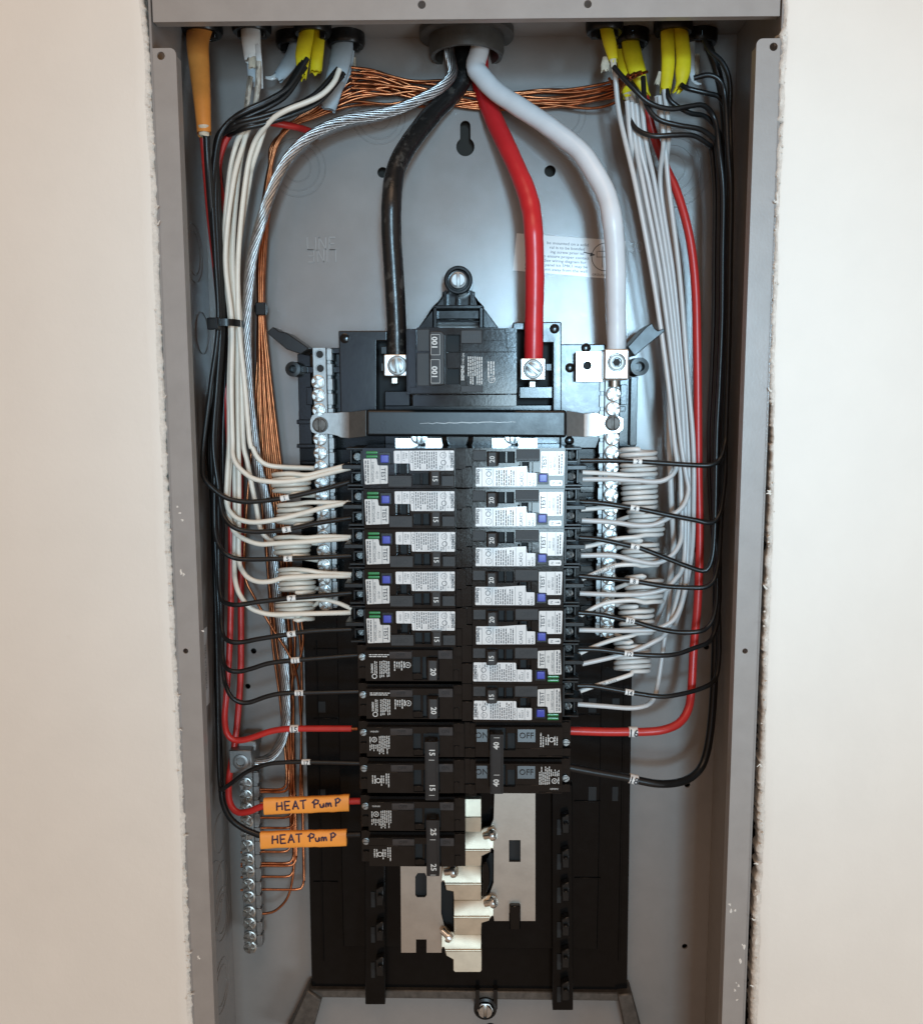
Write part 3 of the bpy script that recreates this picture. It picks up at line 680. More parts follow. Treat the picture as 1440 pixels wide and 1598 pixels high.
# crossbar
cb = thing('neutral_crossbar', 'black sleeved strap with silver ends joining the two neutral bars', 'bus strap', tuple(U(730, 661, 44)))
mb = MB(); mb.pprism([(571, 639), (884, 640), (884, 683), (571, 681)], 39, 43.5); mb.build('sleeve', 'matte', cb, bevel=2.0, seg=4)
def strip(pts, m, nm):   # (pxtop, pytop, pybottom, Y)
    mb = MB(); vs = []
    for x, y0, y1, Y in pts: a, b = U(x, y0, Y), U(x, y1, Y); vs += [tuple(a), tuple(b), (a[0], Y+1.8, a[2]), (b[0], Y+1.8, b[2])]
    fs = [(0, 1, 3, 2)]
    for i in range(len(pts)-1):
        k = 4*i; fs += [(k, k+4, k+5, k+1), (k+2, k+3, k+7, k+6), (k, k+2, k+6, k+4), (k+1, k+5, k+7, k+3)]
    k = 4*(len(pts)-1); fs.append((k, k+2, k+3, k+1)); mb.add(vs, fs); return mb.build(nm, m, cb, bevel=.25)
strip([(484, 655, 669, 55.5), (487, 648, 675, 55.5), (495, 644, 678, 55.5), (513, 644, 677.5, 55.5), (526, 644, 680, 55.5), (532, 643, 683, 55.4), (544, 643, 684, 55), (546, 643, 684, 54.5), (571, 640, 681, 42)], 'bar', 'strap_end')
strip([(884, 641, 681, 42), (910, 645, 681.5, 54.5), (912, 645, 682, 55), (930, 644, 681, 55.4), (944, 650, 677, 55.5), (966, 650, 675, 55.5), (972, 653, 670, 55.5)], 'lug', 'strap_end')
for px, py in ((500, 663), (955.5, 660.5)): screw(cb, px, py, 55.3, 'slot', 5.0, 2.6, 'darksteel', R_(-52), 'strap_screw')
mb = MB()
g = random.Random(9); pth = [UX(655+i*6.5, 661-i*.12+g.uniform(-.8, .8), 38.85) for i in range(24)]
mb.tube(pth, [.1+.22*math.sin(math.pi*i/23) for i in range(24)], n=5, flat=.4); mb.build('scuff_mark', 'sticker', cb)
# ground bar at the lower left
gb = termbar('ground_bar', 'silver ground bar with big lug at the lower left of the box', 'terminal bar', 374, 394, 1206, 382, 400, 1482, 70, 80,
        [(384+(y-1222)*.028, y) for y in (1222, 1241, 1260, 1281, 1300, 1319, 1340, 1359, 1379, 1399, 1422, 1440, 1461)], 4.0, r=4.6)
for y in (1216, 1462):
    mb = MB(); a = U(388+(y-1216)*.03, y, 80); mb.cyl(a, (0, 1, 0), 4, 14.5, n=12); mb.build('standoff', 'steel', gb)
screw(gb, 391, 1477, 69.5, 'cross', 4.6, 3, 'zinc')
mb = MB(); mb.pbox(358, 1171, 393, 1207, 58, 82); mb.build('lug', 'bar', gb, bevel=.6)
mb = MB(); mb.pbox(372, 1157, 400, 1172, 66, 82); mb.build('lug_bracket', 'bar', gb, bevel=.6)
screw(gb, 376, 1188.5, 58, 'socket', 5.4, 1.4, 'bar', 0, 'lug_screw')

# ================================================================ breakers (local frame: x from the wire end, y into the panel, z down from the top edge)
KA = .0546
def AL(zx, zy): return ((zx-200)*KA, -(zy-65)*KA)
def AR(zx, zy): return ((1150-zx)*KA, -(525-zy)*KA)
def rounded(pts, r=.5, n=3):
    out = []; m = len(pts)
    for i in range(m):
        p, a, b = Vector(pts[i]), Vector(pts[i-1]), Vector(pts[(i+1) % m])
        u, v = (a-p), (b-p); rr = min(r, u.length*.45, v.length*.45); A, B = p+u.normalized()*rr, p+v.normalized()*rr
        for k in range(n+1):
            t = k/n; q = A*(1-t)**2+p*2*t*(1-t)+B*t*t; out.append((q.x, q.y))
    return out
def rect(x0, x1, z0, z1): return [(x0, z0), (x1, z0), (x1, z1), (x0, z1)]
def part(root, name, m, fn, **k):
    mb = MB(); fn(mb); return mb.build(name, m, root, **k)
def afci(kind):
    root = thing('circuit_breaker', 'proto', 'circuit breaker')
    amp = '15' if kind == 'A15' else '20'
    slot = (*AL(770, 352), *AL(962, 486)); rec = (*AL(565, 240), *AL(732, 372))
    def body(mb):
        plate(mb, [rounded(rect(0, 57.3, -25.0, 0), .4), rounded(rect(slot[0], slot[2]+6, slot[3], slot[1]), .3), rect(rec[0], rec[2], rec[3], rec[1])], 0, 5)
        mb.box(-.6, 64.2, 5.02, 44, -25.0, 0)
        mb.box(57.5, 64.2, 1.2, 5.01, -13.2, -.1); mb.box(57.5, 64.2, 2.2, 5.01, -24.9, -13.6)
        mb.box(slot[0]+4.6, slot[0]+6, 1.4, 5.01, slot[3]+.1, slot[1]-.1)
        mb.box(slot[0], slot[2]-1, .2, 1.2, slot[3]-.9, slot[3]-.1)
        mb.box(*[AL(490, 0)[0], slot[0]-.2], -.35, .2, AL(0, 402)[1], AL(0, 392)[1])
        mb.box(AL(490, 0)[0], AL(550, 0)[0], -.3, .2, AL(0, 248)[1], AL(0, 240)[1])
        mb.box(rec[0]+2, rec[0]+2.6, 1, 5.01, rec[3]+.1, rec[1]-.1); mb.box(rec[2]-2.4, rec[2]-1.4, .6, 5.01, rec[3]+.1, rec[1]-.1)
    part(root, 'body', 'breaker', body, bevel=.22)
    part(root, 'slot_floor', 'hole', lambda mb: (mb.box(slot[0]+.05, slot[2]+5.9, 4.6, 5.0, slot[3]+.05, slot[1]-.05), mb.box(rec[0]+2.7, rec[2]-2.5, 4.6, 5.0, rec[3]+.05, rec[1]-.05)))
    hx0, hx1 = AL(968, 0)[0], AL(1082, 0)[0]; hz0, hz1 = AL(0, 482)[1], AL(0, 322)[1]
    def hnd(mb):
        pts = [(hx0-1.5, 4.6), (hx0, -4.2), (hx0+1, -5.2), (hx1-.6, -5.4), (hx1, -4.8), (hx1+1, 4.6)]
        mb.add([(x, y, z) for z in (hz0, hz1) for x, y in pts], [tuple(range(6)), tuple(range(11, 5, -1))]+[(i, i+6, (i+1) % 6+6, (i+1) % 6) for i in range(6)])
    h = part(root, 'handle', 'handle', hnd, bevel=.35, seg=2)
    part(h, 'rating_number', 'wink', lambda mb: text(mb, amp, ((hx0+hx1)/2+.1, -5.5, (hz0+hz1)/2), 4.4, -90, .95, .012), smooth=0)
    for q in ((15.8, 30.4, -24.2, -17.0), (49, 57.0, -23.8, -17.2)):
        w_ = part(root, 'stamp_bump', 'handle', lambda mb: mb.box(q[0], q[1], -.35, .2, q[2], q[3]), bevel=.25)
        part(w_, 'embossed_lettering', 'tie', lambda mb: text(mb, 'OFF' if q[0] < 40 else 'ON', ((q[0]+q[1])/2, -.42, (q[2]+q[3])/2), 4.6, 180, 1.15 if q[0] < 40 else .95), smooth=0)
        part(root, 'window_lip', 'breaker', lambda mb: mb.box(q[0], q[1], -.6, .2, q[3]+.1, q[3]+.7), bevel=.2)
    # rating label
    if kind == 'A15': l2 = [AL(*p) for p in [(555, 92), (1240, 90), (1236, 318), (742, 318), (738, 236), (557, 236)]]
    else: l2 = [AR(*p) for p in [(140, 505), (140, 290), (440, 290), (590, 278), (722, 272), (728, 350), (825, 352), (825, 503)]]
    lab = part(root, 'rating_label', 'sticker', lambda mb: mb.prism(rounded(l2, .7), -.12, .1))
    y = -.16
    def p2(mb):
        text(mb, 'SIEMENS', (AL(1214, 0)[0] if kind == 'A15' else 53.9, y, -7.4), 2.75, -90, .92, .03)
        ringflat(mb, (50.0 if kind == 'A15' else 47, y, -4.3), 2.0, .25); text(mb, 'UL', (50.0 if kind == 'A15' else 47, y, -4.3), 1.7, -90, .9)
        ringflat(mb, (50.2 if kind == 'A15' else 47.2, y, -8.9), 1.7, .4, 12)
        if kind == 'A15':
            text(mb, 'GND', (AL(602, 0)[0], y, AL(0, 168)[1]), 1.9, -90); text(mb, 'FAULT', (AL(665, 0)[0], y, AL(0, 163)[1]), 1.9, -90); text(mb, 'ARC', (AL(697, 0)[0], y, AL(0, 150)[1]), 1.9, -90)
            text(mb, 'CAFCI', (AL(756, 0)[0], y, AL(0, 170)[1]), 2.4, -90)
            for x, a, b in ((640, 92, 236), (730, 92, 236), (776, 92, 318), (1132, 92, 318)): mb.box(AL(x-2, 0)[0], AL(x+2, 0)[0], y, y+.02, AL(0, b)[1], AL(0, a)[1])
            dashes(mb, AL(786, 0)[0], AL(1050, 0)[0], AL(0, 300)[1], AL(0, 98)[1], y, 1.45, True, sd=1); dashes(mb, AL(1070, 0)[0], AL(1120, 0)[0], AL(0, 310)[1], AL(0, 255)[1], y, 1.3, True, sd=2)
            text(mb, 'TYPE QAF2', (AL(1165, 0)[0]+1.2, y, AL(0, 140)[1]), 1.25, -90); text(mb, '15', (AL(1163, 0)[0], y, AL(0, 268)[1]), 1.8, -90)
        else:
            text(mb, 'CAFCI', (26.6, y, -5.6), 3.1, -90, 1.0); text(mb, 'ARC', (21.4, y, -3.6), 1.9, -90); text(mb, 'FAULT', (19.2, y, -4.2), 1.9, -90)
            for x, z in ((51.4, -12), (44.4, -12), (36, -12), (30, -13), (23.4, -13)): mb.box(x-.1, x+.1, y, y+.02, z, -1.3)
            dashes(mb, 31, 43.6, -11.4, -1.5, y, 1.5, True, sd=3); text(mb, '20', (52.4, y, -11.2), 1.5, -90); dashes(mb, 45.4, 49, -12, -11, y, 1.3, True, sd=4)
    part(lab, 'lettering', 'ink', p2, smooth=0)
    # test label
    if kind == 'A15': l1 = [AL(*p) for p in [(213, 186), (364, 183), (374, 255), (388, 262), (490, 262), (488, 468), (228, 480)]]
    else: l1 = [AR(*p) for p in [(870, 105), (1140, 105), (1130, 378), (960, 378), (960, 352), (868, 350)]]
    lab1 = part(root, 'test_label', 'tan' if kind == 'A15' else 'sticker', lambda mb: mb.prism(rounded(l1, .6), -.12, .1))
    def p1(mb):
        if kind == 'A15':
            text(mb, 'TEST', (AL(438, 0)[0], y, AL(0, 365)[1]), 3.9, -90, 1.0, .015); text(mb, 'A5133', (AL(366, 0)[0], y, AL(0, 370)[1]), 2.2, -90, .8); text(mb, '0188D7260404', (AL(318, 0)[0], y, AL(0, 335)[1]), 2.1, -90, .95)
            for x, a in ((300, 188), (404, 264)): mb.box(AL(x-2, 0)[0], AL(x+2, 0)[0], y, y+.02, AL(0, 474)[1], AL(0, a)[1])
            dashes(mb, AL(222, 0)[0], AL(290, 0)[0], AL(0, 465)[1], AL(0, 200)[1], y, 1.6, True, sd=5)
        else:
            text(mb, 'TEST', (13.0, y, -16.4), 3.9, -90, 1.0, .015); mb.box(10.6, 10.8, y, y+.02, -22.6, -10); mb.box(5.2, 5.4, y, y+.02, -22.6, -8.5)
            text(mb, 'A5133', (9.0, y, -15), 2.1, -90, .85); text(mb, '0188D7260', (6.6, y, -15.4), 2.0, -90, .85); dashes(mb, 1.6, 5, -21.5, -8.8, y, 1.6, True, sd=6)
    part(lab1, 'lettering', 'ink', p1, smooth=0)
    if kind != 'A15':
        n = part(root, 'neutral_label', 'sticker', lambda mb: mb.prism(rounded(rect(1.6, 9.4, -5.0, -1.5), 1.0), -.12, .1))
        def pn(mb):
            text(mb, 'N', (7.2, y, -3.2), 2.3, -90); mb.box(2.6, 5, y, y+.02, -3.4, -3.0); mb.add([(2.2, y, -3.2), (3.2, y, -2.5), (3.2, y, -3.9)], [(0, 1, 2)])
        part(n, 'lettering', 'ink', pn, smooth=0)
        bx0, bx1, bz0, bz1 = 11.2, 16.2, -8.9, -3.9
        part(root, 'button_surround', 'matte', lambda mb: mb.box(10.4, 17.0, -.3, .2, -9.4, -2.4), bevel=.3)
    else:
        (bx0, bz1), (bx1, bz0) = AL(407, 139), AL(499, 228)
        part(root, 'button_surround', 'matte', lambda mb: mb.box(bx0-.9, bx1+1.2, -.25, .2, bz0-.9, bz1+1.6), bevel=.3)
        for a, b in ((98, 130), (142, 175)):
            part(root, 'status_lens', 'green', lambda mb: mb.box(AL(240, 0)[0], AL(374, 0)[0], -.9, .2, AL(0, b)[1], AL(0, a)[1]), bevel=.5, seg=2)
    part(root, 'test_button', 'blue', lambda mb: mb.box(bx0, bx1, -1.9, .5, bz0, bz1), bevel=.55, seg=3)
    # wire terminals
    def term(mb):
        mb.box(-9.6, -.7, 24, 43, -24.6, -.4)
        for z0, z1, x in ((-24.8, -23.2, -11.2), (-1.6, -.2, -11.6), (-13.6, -10.8, -14.2), (-16.6, -15.2, -8.5)): mb.box(x, -.65, 9 if x > -14 else 7.5, 24, z0, z1)
        mb.box(-2.2, -.65, 6, 24, -23.2, -1.6)
        mb.box(-9.9, -8.4, 14, 24, -10.7, -1.7); mb.box(-9.4, -8, 14, 24, -23.1, -16.7)
    part(root, 'terminal_block', 'matte', term, bevel=.35)
    for z in (-6.2, -19.4):
        o = inst(screw_mesh('cross', 2.55, 2.4), 'terminal_screw', 'dull', root, (-5.3, 15 if z > -10 else 18, z), rnd(0, 3)); o.rotation_euler[2] = .35
        part(root, 'screw_clamp', 'hole', lambda mb: mb.lathe((-5.6, 19 if z > -10 else 21, z), (-.3, -1, 0), [(2.9, 0), (3.5, 0), (3.5, 3), (2.9, 3)], n=18, close=True))
    return root
KQ = .0575
def QL(zx, zy): return ((zx-110)*KQ, -(zy-15)*KQ)
def pole(root, dz, top, amp, tie, turn=False):
    """one pole of a plain breaker; dz shifts it down"""
    def Q(zx, zy): x, z = QL(zx, zy); return x, z+dz
    def R4(a, b, c, d): (x0, z1), (x1, z0) = Q(a, b), Q(c, d); return x0, x1, z0, z1
    def body(mb):
        s = R4(745, 122, 1043, 384); f = R4(222, 46, 1194, 394)
        plate(mb, [rounded(rect(*f), .5), rounded(rect(*s), .8)], 0, 4)
        x0, x1, z0, z1 = R4(112, 15, 1320, 424); mb.box(x0+5.8, x1, 4.02, 45, z0, z1)
        mb.box(x0+.2, x0+5.78, 9, 45, z0+.1, z1-5.6); mb.box(x0+.4, x0+5.78, 6, 45, z1-5.3, z1-.2); mb.box(x0+1.2, x0+5.78, 7.2, 9, z0+1, z0+8)
        a = R4(222, 50, 482, 64); mb.box(*a[:2], -.5, .02, *a[2:])
        a = R4(1200, 290, 1262, 418); mb.box(a[0], a[1], 3.2, 4.03, a[2], a[3]); a = R4(1200, 20, 1318, 125); mb.box(a[0], a[1], 2.6, 4.03, a[2], a[3])
        a = R4(832, 124, 858, 382); mb.box(a[0], a[1], 1.5, 4.03, a[2]+.05, a[3]-.05)
        a = R4(224, 144, 740, 149); mb.box(a[0], a[1], -.25, .02, a[2], a[3])
        a = R4(745, 318, 1043, 384); mb.box(a[0]+.1, a[0]+6.4, .7, 4.03, a[2]+.05, a[3])
    part(root, 'body', 'breaker', body, bevel=.25)
    s = R4(745, 122, 1043, 384); part(root, 'slot_floor', 'hole', lambda mb: mb.box(s[0]+.05, s[1]-.05, 3.6, 4.0, s[2]+.05, s[3]-.05))
    for q, t in (((R4(490, 58, 740, 142), 'OFF'), (R4(1032, 42, 1190, 143), 'ON')) if not turn else (((23.8, 35.4, dz-20.6, dz-12.2), 'OFF'), ((54.8, 61.8, dz-20.6, dz-12.2), 'ON'))):
        def win(mb):
            x0, x1, z0, z1 = q; ya, yb = (-.25, -1.2) if turn else (-.25, -1.15); mb.add([(x0, ya, z0), (x1, ya, z0), (x1, yb, z1), (x0, yb, z1), (x0, .1, z0), (x1, .1, z0), (x1, .1, z1), (x0, .1, z1)], [(0, 1, 2, 3), (7, 6, 5, 4), (0, 4, 5, 1), (1, 5, 6, 2), (2, 6, 7, 3), (3, 7, 4, 0)])
        w_ = part(root, 'stamp_bump', 'lit_bump', win, bevel=.2)
        part(w_, 'embossed_lettering', 'tie', lambda mb: text(mb, t, ((q[0]+q[1])/2, -1.26 if turn else -1.22, (q[2]+q[3])/2-(0 if turn else 0)), 5.4 if turn else 3.3, 180 if turn else 0, 1.0), smooth=0)
    def pr(mb):
        yy = -.06; sd = int(dz)+len(amp)*3+(0 if top else 9)
        if amp == '20':
            a = R4(265, 88, 490, 130); dashes(mb, a[0], a[1], a[2], a[3], -.05, 1.2, sd=1)
            a = R4(375, 165, 492, 370); dashes(mb, a[0], a[1], a[2], a[3], yy, 1.15, True, sd=2)
            a = R4(535, 170, 655, 285); dashes(mb, a[0], a[1], a[2], a[3], yy, 1.5, True, sd=3)
            a = R4(318, 170, 360, 320); dashes(mb, a[0], a[1], a[2], a[3], yy, 1.1, True, sd=4)
            c = Q(295, 255); text(mb, 'SIEMENS', (c[0], yy, c[1]), 1.8, -90, .95, .02); c = Q(322, 345); ringflat(mb, (c[0], yy, c[1]), 1.7, .5)
            c = Q(695, 215); ringflat(mb, (c[0], yy, c[1]), 1.9, .35); text(mb, 'UL', (c[0], yy, c[1]), 1.6, -90, .9, .03)
        elif top:
            c = Q(310, 100); text(mb, 'SIEMENS', (c[0], -.05, c[1]), 1.5, 180, .95)
            c = Q(308, 195); ringflat(mb, (c[0], yy, c[1]), 1.8, .4); text(mb, 'UL', (c[0], yy, c[1]), 1.6, -90, .9, .03)
            a = R4(250, 250, 345, 330); dashes(mb, a[0], a[1], a[2], a[3], yy, 1.2, True, sd=5); a = R4(355, 150, 475, 365); dashes(mb, a[0], a[1], a[2], a[3], yy, 1.25, True, sd=6)
            a = R4(250, 160, 275, 240); dashes(mb, a[0], a[1], a[2], a[3], yy, 1.3, True, sd=7)
        else:
            c = Q(345, 250); ringflat(mb, (c[0], yy, c[1]), 1.7, .5, 12)
            a = R4(270, 185, 325, 330); dashes(mb, a[0], a[1], a[2], a[3], yy, 1.5, True, sd=8); a = R4(370, 185, 415, 320); dashes(mb, a[0], a[1], a[2], a[3], yy, 1.4, True, sd=9)
            a = R4(425, 160, 485, 345); dashes(mb, a[0], a[1], a[2], a[3], yy, 1.5, True, sd=10)
    part(root, 'printing', 'wink', pr, smooth=0)
    c = Q(180, 165)
    inst(screw_mesh('slot', 2.3, 1.6), 'terminal_screw', 'dull', root, (c[0]-.6, 8.4, c[1]), 1.0+dz)
    if not tie:
        hx0, hx1, hz0, hz1 = R4(915, 132, 1026, 362)
        def hnd(mb):
            pts = [(hx0-1.2, 3.7), (hx0, -5), (hx0+1, -6), (hx1-.8, -6), (hx1, -5.2), (hx1+.6, 3.7)]
            mb.add([(x, y, z) for z in (hz0, hz1) for x, y in pts], [tuple(range(6)), tuple(range(11, 5, -1))]+[(i, i+6, (i+1) % 6+6, (i+1) % 6) for i in range(6)])
        h = part(root, 'handle', 'handle', hnd, bevel=.5, seg=2)
        c = Q(990, 262); part(h, 'rating_number', 'wink', lambda mb: text(mb, amp, (c[0]-.6, -6.05, c[1]), 4.9, -90, 1, .02), smooth=0)
def single(amp):
    root = thing('circuit_breaker', 'proto', 'circuit breaker'); pole(root, 0, True, amp, False); return root
def double(amp, z0, z1, nz):
    root = thing('double_breaker', 'proto', 'circuit breaker'); P = 24.65
    pole(root, 0, True, amp, True, amp == '40'); pole(root, -P, False, amp, True, amp == '40')
    x0, x1 = 44.6, 53.0
    def tie(mb):
        plate(mb, [rounded(rect(x0, x1, z1, z0), .7)], -8.2, 1.6); mb.box(x0, x0+1.4, -6.58, -1, z1+.6, z0-.6); mb.box(x1-1.4, x1, -6.58, -1, z1+.6, z0-.6); mb.box(x0+1.5, x1-1.5, -6.5, 3.5, z0-12, z0-5); mb.box(x0+1.5, x1-1.5, -6.5, 3.5, z1+5, z1+12)
    h = part(root, 'handle_tie', 'tie', tie, bevel=.4, seg=2)
    part(h, 'rim', 'tie', lambda mb: (mb.box(x0+.6, x0+1.2, -8.8, -8.21, z1+1, z0-1), mb.box(x1-1.2, x1-.6, -8.8, -8.21, z1+1, z0-1)), bevel=.15)
    part(h, 'opening', 'hole', lambda mb: mb.box((x0+x1)/2-2, (x0+x1)/2+2, -5, -1.5, z0-.5, z0+.06))
    for z in nz: part(h, 'rating_number', 'wink', lambda mb: (text(mb, amp, ((x0+x1)/2+.2, -8.26, z), 5.0, -90, 1, .02), mb.box((x0+x1)/2-1.8, (x0+x1)/2+1.8, -8.26, -8.24, z-5.4, z-5.1)), smooth=0)
    return root
YB = 15.0
ltops = [698.6, 763, 827, 888, 950, 1011, 1069.5, 1129.5, 1189, 1246.7, 1305.7]; rtops = [699.9, 762, 824.6, 886, 948, 1009.4, 1069, 1126.8, 1186]
lz = np.polyval(np.polyfit(range(11), [U(640, y, YB)[2] for y in ltops], 1), range(12)); rz = np.polyval(np.polyfit(range(9), [U(815, y, YB)[2] for y in rtops], 1), range(10))
def put(o, x, z, turn, label, group):
    x += rnd(-.25, .25); o.location = (x*.001, (YB+rnd(-.3, .2))*.001, z*.001); o.rotation_euler = (0, math.pi if turn else 0, 0); o['label'] = label; o['group'] = group; ORI[o.name] = (x, YB, z)
    for ch in o.children:
        if ch.name.split('.')[0] in ('rating_label', 'test_label'): ch.location.x += rnd(-.2, .2)*.001; ch.location.z += rnd(-.15, .15)*.001; ch.rotation_euler.y = rnd(-.007, .007)
ORD = ['topmost', 'second', 'third', 'fourth', 'fifth', 'sixth', 'seventh']
XL = U(566.4, 698.6, YB)[0]*.5+U(570, 950, YB)[0]*.5; XQ = U(555.6, 1012, YB)[0]*.5+U(559, 1300, YB)[0]*.5
XR = U(881.7, 700, YB)[0]*.5+U(877.2, 1069, YB)[0]*.5; XRQ = U(893.8, 1130, YB)[0]
G = 'circuit breakers in the two rows'
p15 = afci('A15'); p20 = afci('A20')
for i in range(5):
    o = p15 if i == 0 else copy_tree(p15)
    put(o, XL, lz[i], False, f'{ORD[i]} 15 amp test breaker from the top in the left row', G)
for i in range(5):
    o = p20 if i == 0 else copy_tree(p20)
    put(o, XR, rz[i]-25.0, True, f'{ORD[i]} 20 amp breaker from the top in the right row', G)
for i in (5, 6):
    put(copy_tree(p15), XR, rz[i]-25.0, True, f'{["upper", "lower"][i-5]} of the two 15 amp test breakers in the right row', G)
s20 = single('20')
for i in (5, 6): put(s20 if i == 5 else copy_tree(s20), XQ, lz[i], False, f'{["upper", "lower"][i-5]} of the two plain black 20 amp breakers in the left row', G)
put(double('15', -8.6, -47.6, (-15.4, -39)), XQ, lz[7], False, 'double black breaker marked 15 with tied handles in the left row', G)
put(double('25', -10.5, -48.6, (-18.4, -42.6)), XQ, lz[9], False, 'double black breaker marked 25 at the bottom of the left row', G)
put(double('40', -5.0, -44.5, (-12.4, -37.2)), XRQ, rz[8]-24.4, True, 'double black breaker marked 40 at the bottom of the right row', G)

# ---------------------------------------------------------------- main breaker
mbk = thing('main_breaker', 'large black main breaker marked 100 between the two big cable lugs', 'circuit breaker', tuple(U(720, 570, 40)))
YM = 13.0
mb = MB()
o = pp2([(650, 511), (806, 512), (806, 613), (650, 613)], YM); h1 = pp2([(697, 522), (718, 522), (718, 600), (697, 600)], YM)
plate(mb, [rounded(o, .6), h1], YM, 7)
mb.pbox(634, 513, 806, 615, 20.02, 66); mb.pbox(636, 513, 649, 612, 15, 20)
mb.pbox(697, 550, 718, 575, 13.5, 20); mb.pbox(790, 519, 805, 543, 12, 13.02); mb.pbox(754, 514, 788, 532, 12.3, 13.02)
mb.pbox(640, 604, 718, 614, 14, 30); mb.pbox(716, 548, 806, 550, 12.6, 13.02); mb.pbox(644, 616, 806, 634, 34, 66)
mb.build('body', 'breaker', mbk, bevel=.3)
mb = MB(); mb.pbox(697, 522, 718, 549, 19, 20.1); mb.pbox(697, 576, 718, 600, 19, 20.1); mb.build('slot_floor', 'hole', mbk)
for q in ((651, 514, 670, 548), (651, 551, 670, 602), (719, 602, 753, 612)): mb = MB(); mb.pbox(*q, YM-.35, YM+.02); mb.build('dull_panel', 'handle', mbk, bevel=.2)
mb = MB(); mb.pprism([(671, 517), (689, 517), (693, 522), (693, 600), (671, 602)], 4.5, 14); hd = mb.build('handle', 'handle', mbk, bevel=.6, seg=2)
mb = MB()
for py in (535, 581): c = U(678.5, py, 4.3); text(mb, '100', (c[0], 4.4, c[2]), 4.7, 90, 1.05, .02)
for py0, py1 in ((522, 554), (561, 598)):
    a, b = U(672, py0, 4.4), U(686.5, py1, 4.4); w = .18
    mb.box(a[0], b[0], 4.4, 4.45, a[2]-w, a[2]); mb.box(a[0], b[0], 4.4, 4.45, b[2], b[2]+w); mb.box(a[0], a[0]+w, 4.4, 4.45, b[2], a[2]); mb.box(b[0]-w, b[0], 4.4, 4.45, b[2], a[2])
mb.build('rating_number', 'wink', hd, smooth=0)
mb = MB(); mb.pbox(719, 515, 752, 536, 12.2, 13.02); ts = mb.build('trip_stamp', 'handle', mbk, bevel=.3)
mb = MB(); c = U(735.5, 526, 12.1); text(mb, 'OFF', (c[0], 12.1, c[2]), 4.6, 0, 1.15); c = U(660, 528, 12.9); text(mb, 'ON', (c[0], 12.9, c[2]), 4.4, 0, 1.0); mb.build('embossed_lettering', 'tie', mbk, smooth=0)
mb = MB(); c = U(722, 582, 12.9); text(mb, 'SIEMENS', (c[0], 12.94, c[2]), 2.6, 90, .95, .02); c = U(723, 560, 12.9); text(mb, 'TYPE QN', (c[0], 12.94, c[2]), 1.8, 90, .95)
a, b = U(729, 556, 12.9), U(752, 600, 12.9); dashes(mb, a[0], b[0], b[2], a[2], 12.94, 1.35, True, sd=21); a, b = U(760, 563, 12.9), U(772, 592, 12.9); dashes(mb, a[0], b[0], b[2], a[2], 12.94, 1.6, True, sd=22)
c = U(767, 592, 12.9); ringflat(mb, (c[0], 12.94, c[2]), 2.2, .3); text(mb, 'UL', (c[0], 12.94, c[2]), 1.7, 90, 1, .02); mb.build('printing', 'wink', mbk, smooth=0)
for (x0, y0, x1, y1, sx, sy) in ((599, 553, 634.5, 587, 620, 570.5), (812, 559, 851, 593, 831.5, 576)):
    mb = MB(); mb.pbox(x0, y0, x1, y1, 44, 64); lg = mb.build('cable_lug', 'lug', mbk, bevel=.9, seg=2)
    me = screw_mesh('slot', 5.6, 1.7); q = U(sx, sy, 43.9); inst(me, 'lug_screw', 'dull', lg, tuple(q), R_(-8) if x0 < 700 else R_(-52))
    mb = MB(); c = U(sx, sy, 43.95); mb.lathe(c, (0, -1, 0), [(5.8, 0), (6.5, 0), (6.3, .5), (5.8, .5)], n=26, close=True); mb.build('screw_collar', 'darksteel', lg)
    mb = MB(); mb.pbox((x0+x1)/2-6, y1+2, (x0+x1)/2+4, y1+12, 48, 60); mb.build('lug_stem', 'steel', mbk, bevel=.4)
for q in ((851, 567, 861, 579, 48, 56), (594, 566, 599, 580, 48, 56), (594, 540, 604, 553, 56, 64)): mb = MB(); mb.pbox(*q); mb.build('side_clip', 'matte', mbk, bevel=.5)

# ================================================================ cables and wires
def px_mm(px, py, Y): return U(px+1, py, Y)[0]-U(px, py, Y)[0]
def ellipse(n): return None
def front_frame(P, i):
    t = (P[min(i+1, len(P)-1)]-P[max(i-1, 0)]).normalized(); return t
def nearest(P, px, py):
    best = None
    for i, p in enumerate(P):
        d = Vector((p.x-CAM[0], p.y-CAM[1], p.z-CAM[2])); z = d.dot(Vector(fw)); x = CX+F*d.dot(Vector(rt))/z; y = CY-F*d.dot(Vector(up))/z
        e = (x-px)**2+(y-py)**2
        if best is None or e < best[0]: best = (e, i)
    return best[1]
def sleeve(root, P, r, px, py, txt, L=5.6, dang=0):
    i = nearest(P, px, py); t = front_frame(P, i); c = P[i]
    mb = MB(); mb.tube([c-t*L/2, c-t*L*.2, c+t*L*.2, c+t*L/2], r*1.22, n=14, a0=.2); s = mb.build('number_sleeve', 'marker', root)
    a = math.degrees(math.atan2(t.z, t.x)); a = a-180 if a > 90 else a+180 if a < -90 else a
    mb = MB(); text(mb, txt, (c.x, c.y-r*1.22-.08, c.z), r*2.5, a+dang, .95, .02); mb.build('digits', 'ink', s, smooth=0)
